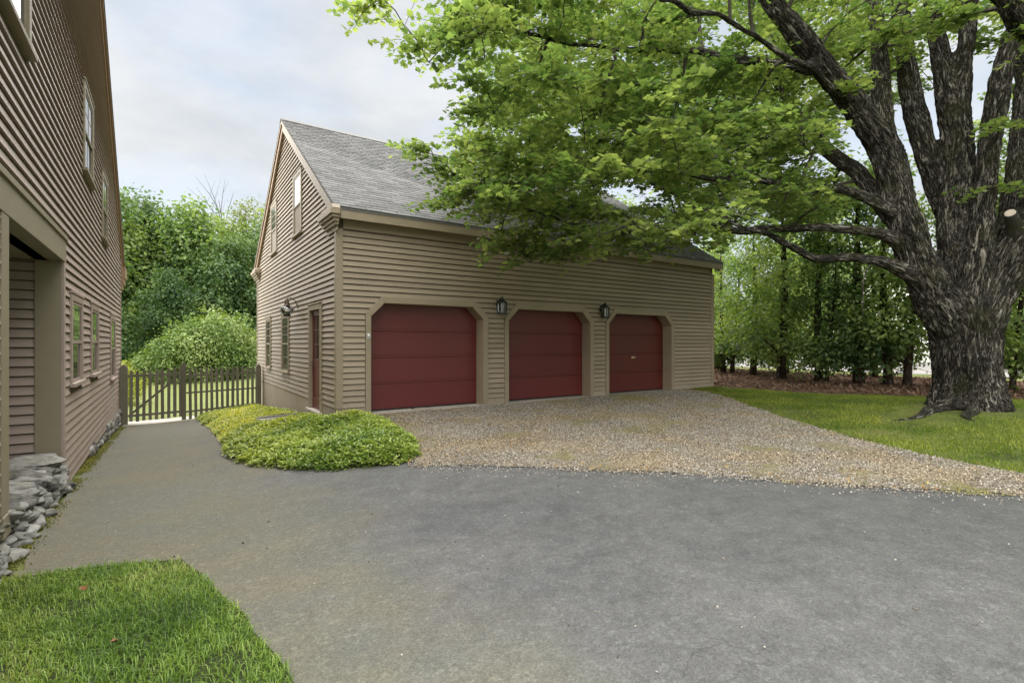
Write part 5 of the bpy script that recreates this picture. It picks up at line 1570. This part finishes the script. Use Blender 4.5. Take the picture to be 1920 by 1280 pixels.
# the row of cedars beside the side road
def cedar(h, r, seed, stems):
    t = empty("cedar_tree")
    rs = random.Random(seed)
    for k, (dx_, dy_, rf_, lx, ly) in enumerate(stems):
        m = simple_trunk(h * (0.95 if k == 0 else .8), r * rf_, seed + k, limbs=7, lean=(lx, ly), start=.12, spread=.16)
        o = m.build("trunk" if k == 0 else "stem", M['bark_red'], t, smooth=True); o.location = (dx_, dy_, 0)
    lob = []
    nl = 20
    for k in range(nl):
        tt = k / (nl - 1)
        z = 0.95 + (h - 1.3) * tt ** 1.25
        w = 1.75 * (1 - tt * .55) * rs.uniform(.7, 1.05)
        a = rs.uniform(0, 6.28); rr_ = rs.uniform(.25, .9) * w
        lob.append((math.cos(a) * rr_, math.sin(a) * rr_, z, rs.uniform(.6, .95) * (1.15 - .3 * tt)))
    V, F = crown_arrays(lob, 7600, 0.145, up=.7, squash=.5, shell=.8)
    np_mesh("crown", V, F, M['leaf_row'], t, kind='stuff')
    # dead lower twigs
    tw = MB()
    for k in range(10):
        a = rs.uniform(0, 6.28); z = rs.uniform(.4, 1.5); ln = rs.uniform(.5, 1.2)
        tw.tube([(0, 0, z), (math.cos(a) * ln * .5, math.sin(a) * ln * .5, z + rs.uniform(-.1, .15)), (math.cos(a) * ln, math.sin(a) * ln, z - rs.uniform(-.1, .3))], [.02, .012, .004], 4)
    tw.build("dead_twigs", M['bark_grey'], t)
    return t
cp = [cedar(7.2, 0.135, 21, [(0, 0, 1, 0.0, 0.0)]), cedar(7.6, 0.15, 35, [(0, 0, 1, -.02, .01), (.25, -.3, .45, .06, -.03)]), cedar(7.0, .115, 47, [(-.15, .1, 1, -.03, .02), (.28, -.15, .9, .05, -.02)])]
for c in cp: c.location = (0, 0, 0)
crow = [(21.3, 13.9, 2, .9, "two-stemmed cedar in the row, next to the garage corner"), (20.3, 12.0, 0, .9, "slim straight cedar, second in the row from the garage"),
        (19.15, 10.2, 0, 1.05, "thick-trunked cedar in the row, third from the garage"), (19.45, 9.0, 1, .85, "cedar in the row with a thin second stem leaning out"),
        (19.7, 7.9, 0, 1.1, "dark straight cedar in the row, left of the forked one"), (20.0, 6.9, 2, 1.05, "forked cedar in the row, nearest the maple trunk"),
        (20.6, 4.6, 1, 1.0, "cedar in the row hidden behind the maple trunk"), (21.2, 2.6, 0, 1.0, "cedar in the row seen right of the maple trunk"),
        (23.2, 15.8, 1, .95, "cedar at the back of the row behind the garage corner"), (23.4, 12.3, 0, .85, "cedar set back behind the slim straight one"), (23.6, 8.9, 0, .8, "cedar set back between the thin-stemmed and the dark one")]
u2 = []
for i, (x, y, k, s, lab) in enumerate(crow):
    place(cp[k], u2, x, y, [0.0, 1.3, 2.2, 0.4, 4.0, 5.2, 0.9, 2.8, 1.0, 3.4, 5.8][i] if k == 0 else [0, .2, 0, -.2, 0, .1, .5, 0, 2.0, 0, 0][i] + math.radians(-56), s, lab, group="row of cedars beside the mulch bed")

# ------------------------------------------------------------------ neighbour's house and far woods
nb = tag(empty("neighbour_house", (50, 17, 0)), "white neighbouring house glimpsed between the cedar trunks", "house")
w = MB().box((-3.5, -6.5, -0.4), (3.5, 6.5, 5.2)); w.prism([(-6.5, 5.2), (6.5, 5.2), (0, 8.4)], -3.45, 3.45, 0)
w.build("wall", M['white_paint'], nb)
r = MB()
for sg in (-1, 1):
    r.prism([(sg * 6.9, 5.08), (0, 8.45), (0, 8.6), (sg * 6.9, 5.23)], -3.8, 3.8, 0)
r.build("roof", M['shingle'], nb)
for yy in (-4.6, -1.6, 1.6, 4.6):
    for z0 in (0.9, 3.3):
        f = MB().box((-3.56, yy - .5, z0), (-3.5, yy + .5, z0 + 1.4)).build("window", M['white_paint'], nb)
        MB().box((-3.575, yy - .42, z0 + .08), (-3.562, yy + .42, z0 + 1.32)).build("pane", M['glass'], f)
def far_wood(name, pts, n, size, mat, h, w):
    lob = []
    for i in range(len(pts) - 1):
        a, b = np.array(pts[i]), np.array(pts[i + 1]); m_ = max(1, int(np.linalg.norm(b - a) / (w * .8)))
        for k in range(m_):
            p = a + (b - a) * (k + random.random() * .6) / m_
            hh_ = h * random.uniform(.75, 1.15)
            for z in (.2, .5, .8):
                lob.append((p[0] + random.uniform(-1, 1), p[1] + random.uniform(-1, 1), hh_ * z - 1, w * random.uniform(.55, .8) * (1.1 - .35 * z)))
    V, F = crown_arrays(lob, n, size, squash=1.0)
    return np_mesh(name, V, F, mat, kind='stuff')
far_wood("far_woods", [(-45, 62), (-20, 70), (0, 72), (20, 70), (40, 72), (70, 75), (95, 55), (100, 20), (95, -20), (90, -60)], 52000, 0.75, M['leaf_mid'], 11, 6.5)

# ------------------------------------------------------------------ small things
def curled_leaf(x, y, rz, s, label):
    o = link("fallen_leaf", bpy.data.meshes.new("fallen_leaf"), None)
    me = o.data
    vs = [(v[0] * s, (v[1] - .4) * s, (abs(v[0]) * .8 + (v[1] - .4) ** 2 * .5) * s) for v in MV]
    me.from_pydata(vs, [], [tuple(map(int, f)) for f in MF]); me.materials.append(M['dead_leaf'])
    o.location = (x, y, gzf(x, y) + 0.062); o.rotation_euler = (0.2, 0.1, rz)
    return tag(o, label, "leaf")
curled_leaf(-0.46, 4.47, 0.4, 0.055, "curled orange-brown leaf on the grass, farther from the camera")
curled_leaf(-0.23, 3.51, 2.0, 0.04, "small orange-brown leaf sunk in the near grass")
def twig(pts, label):
    p0 = pts[0]
    o = MB().tube([(a - p0[0], b - p0[1], c) for a, b, c in pts], [.004, .003, .002, .002][:len(pts)], 5).build("twig", M['bark_grey'])
    o.location = (p0[0], p0[1], gzf(p0[0], p0[1]) + 0.026)
    return tag(o, label, "twig")
o = MB().tube([(4.2, 9.9, 0.0), (4.36, 9.93, .03), (4.55, 9.9, 0.012), (4.85, 9.92, .02)], [.008, .007, .006, .003], 5).build("twig", M['bark_grey'])
o.location = (0, 0, 0.005); tag(o, "pale dead twig lying on the sill of the first garage door", "twig")
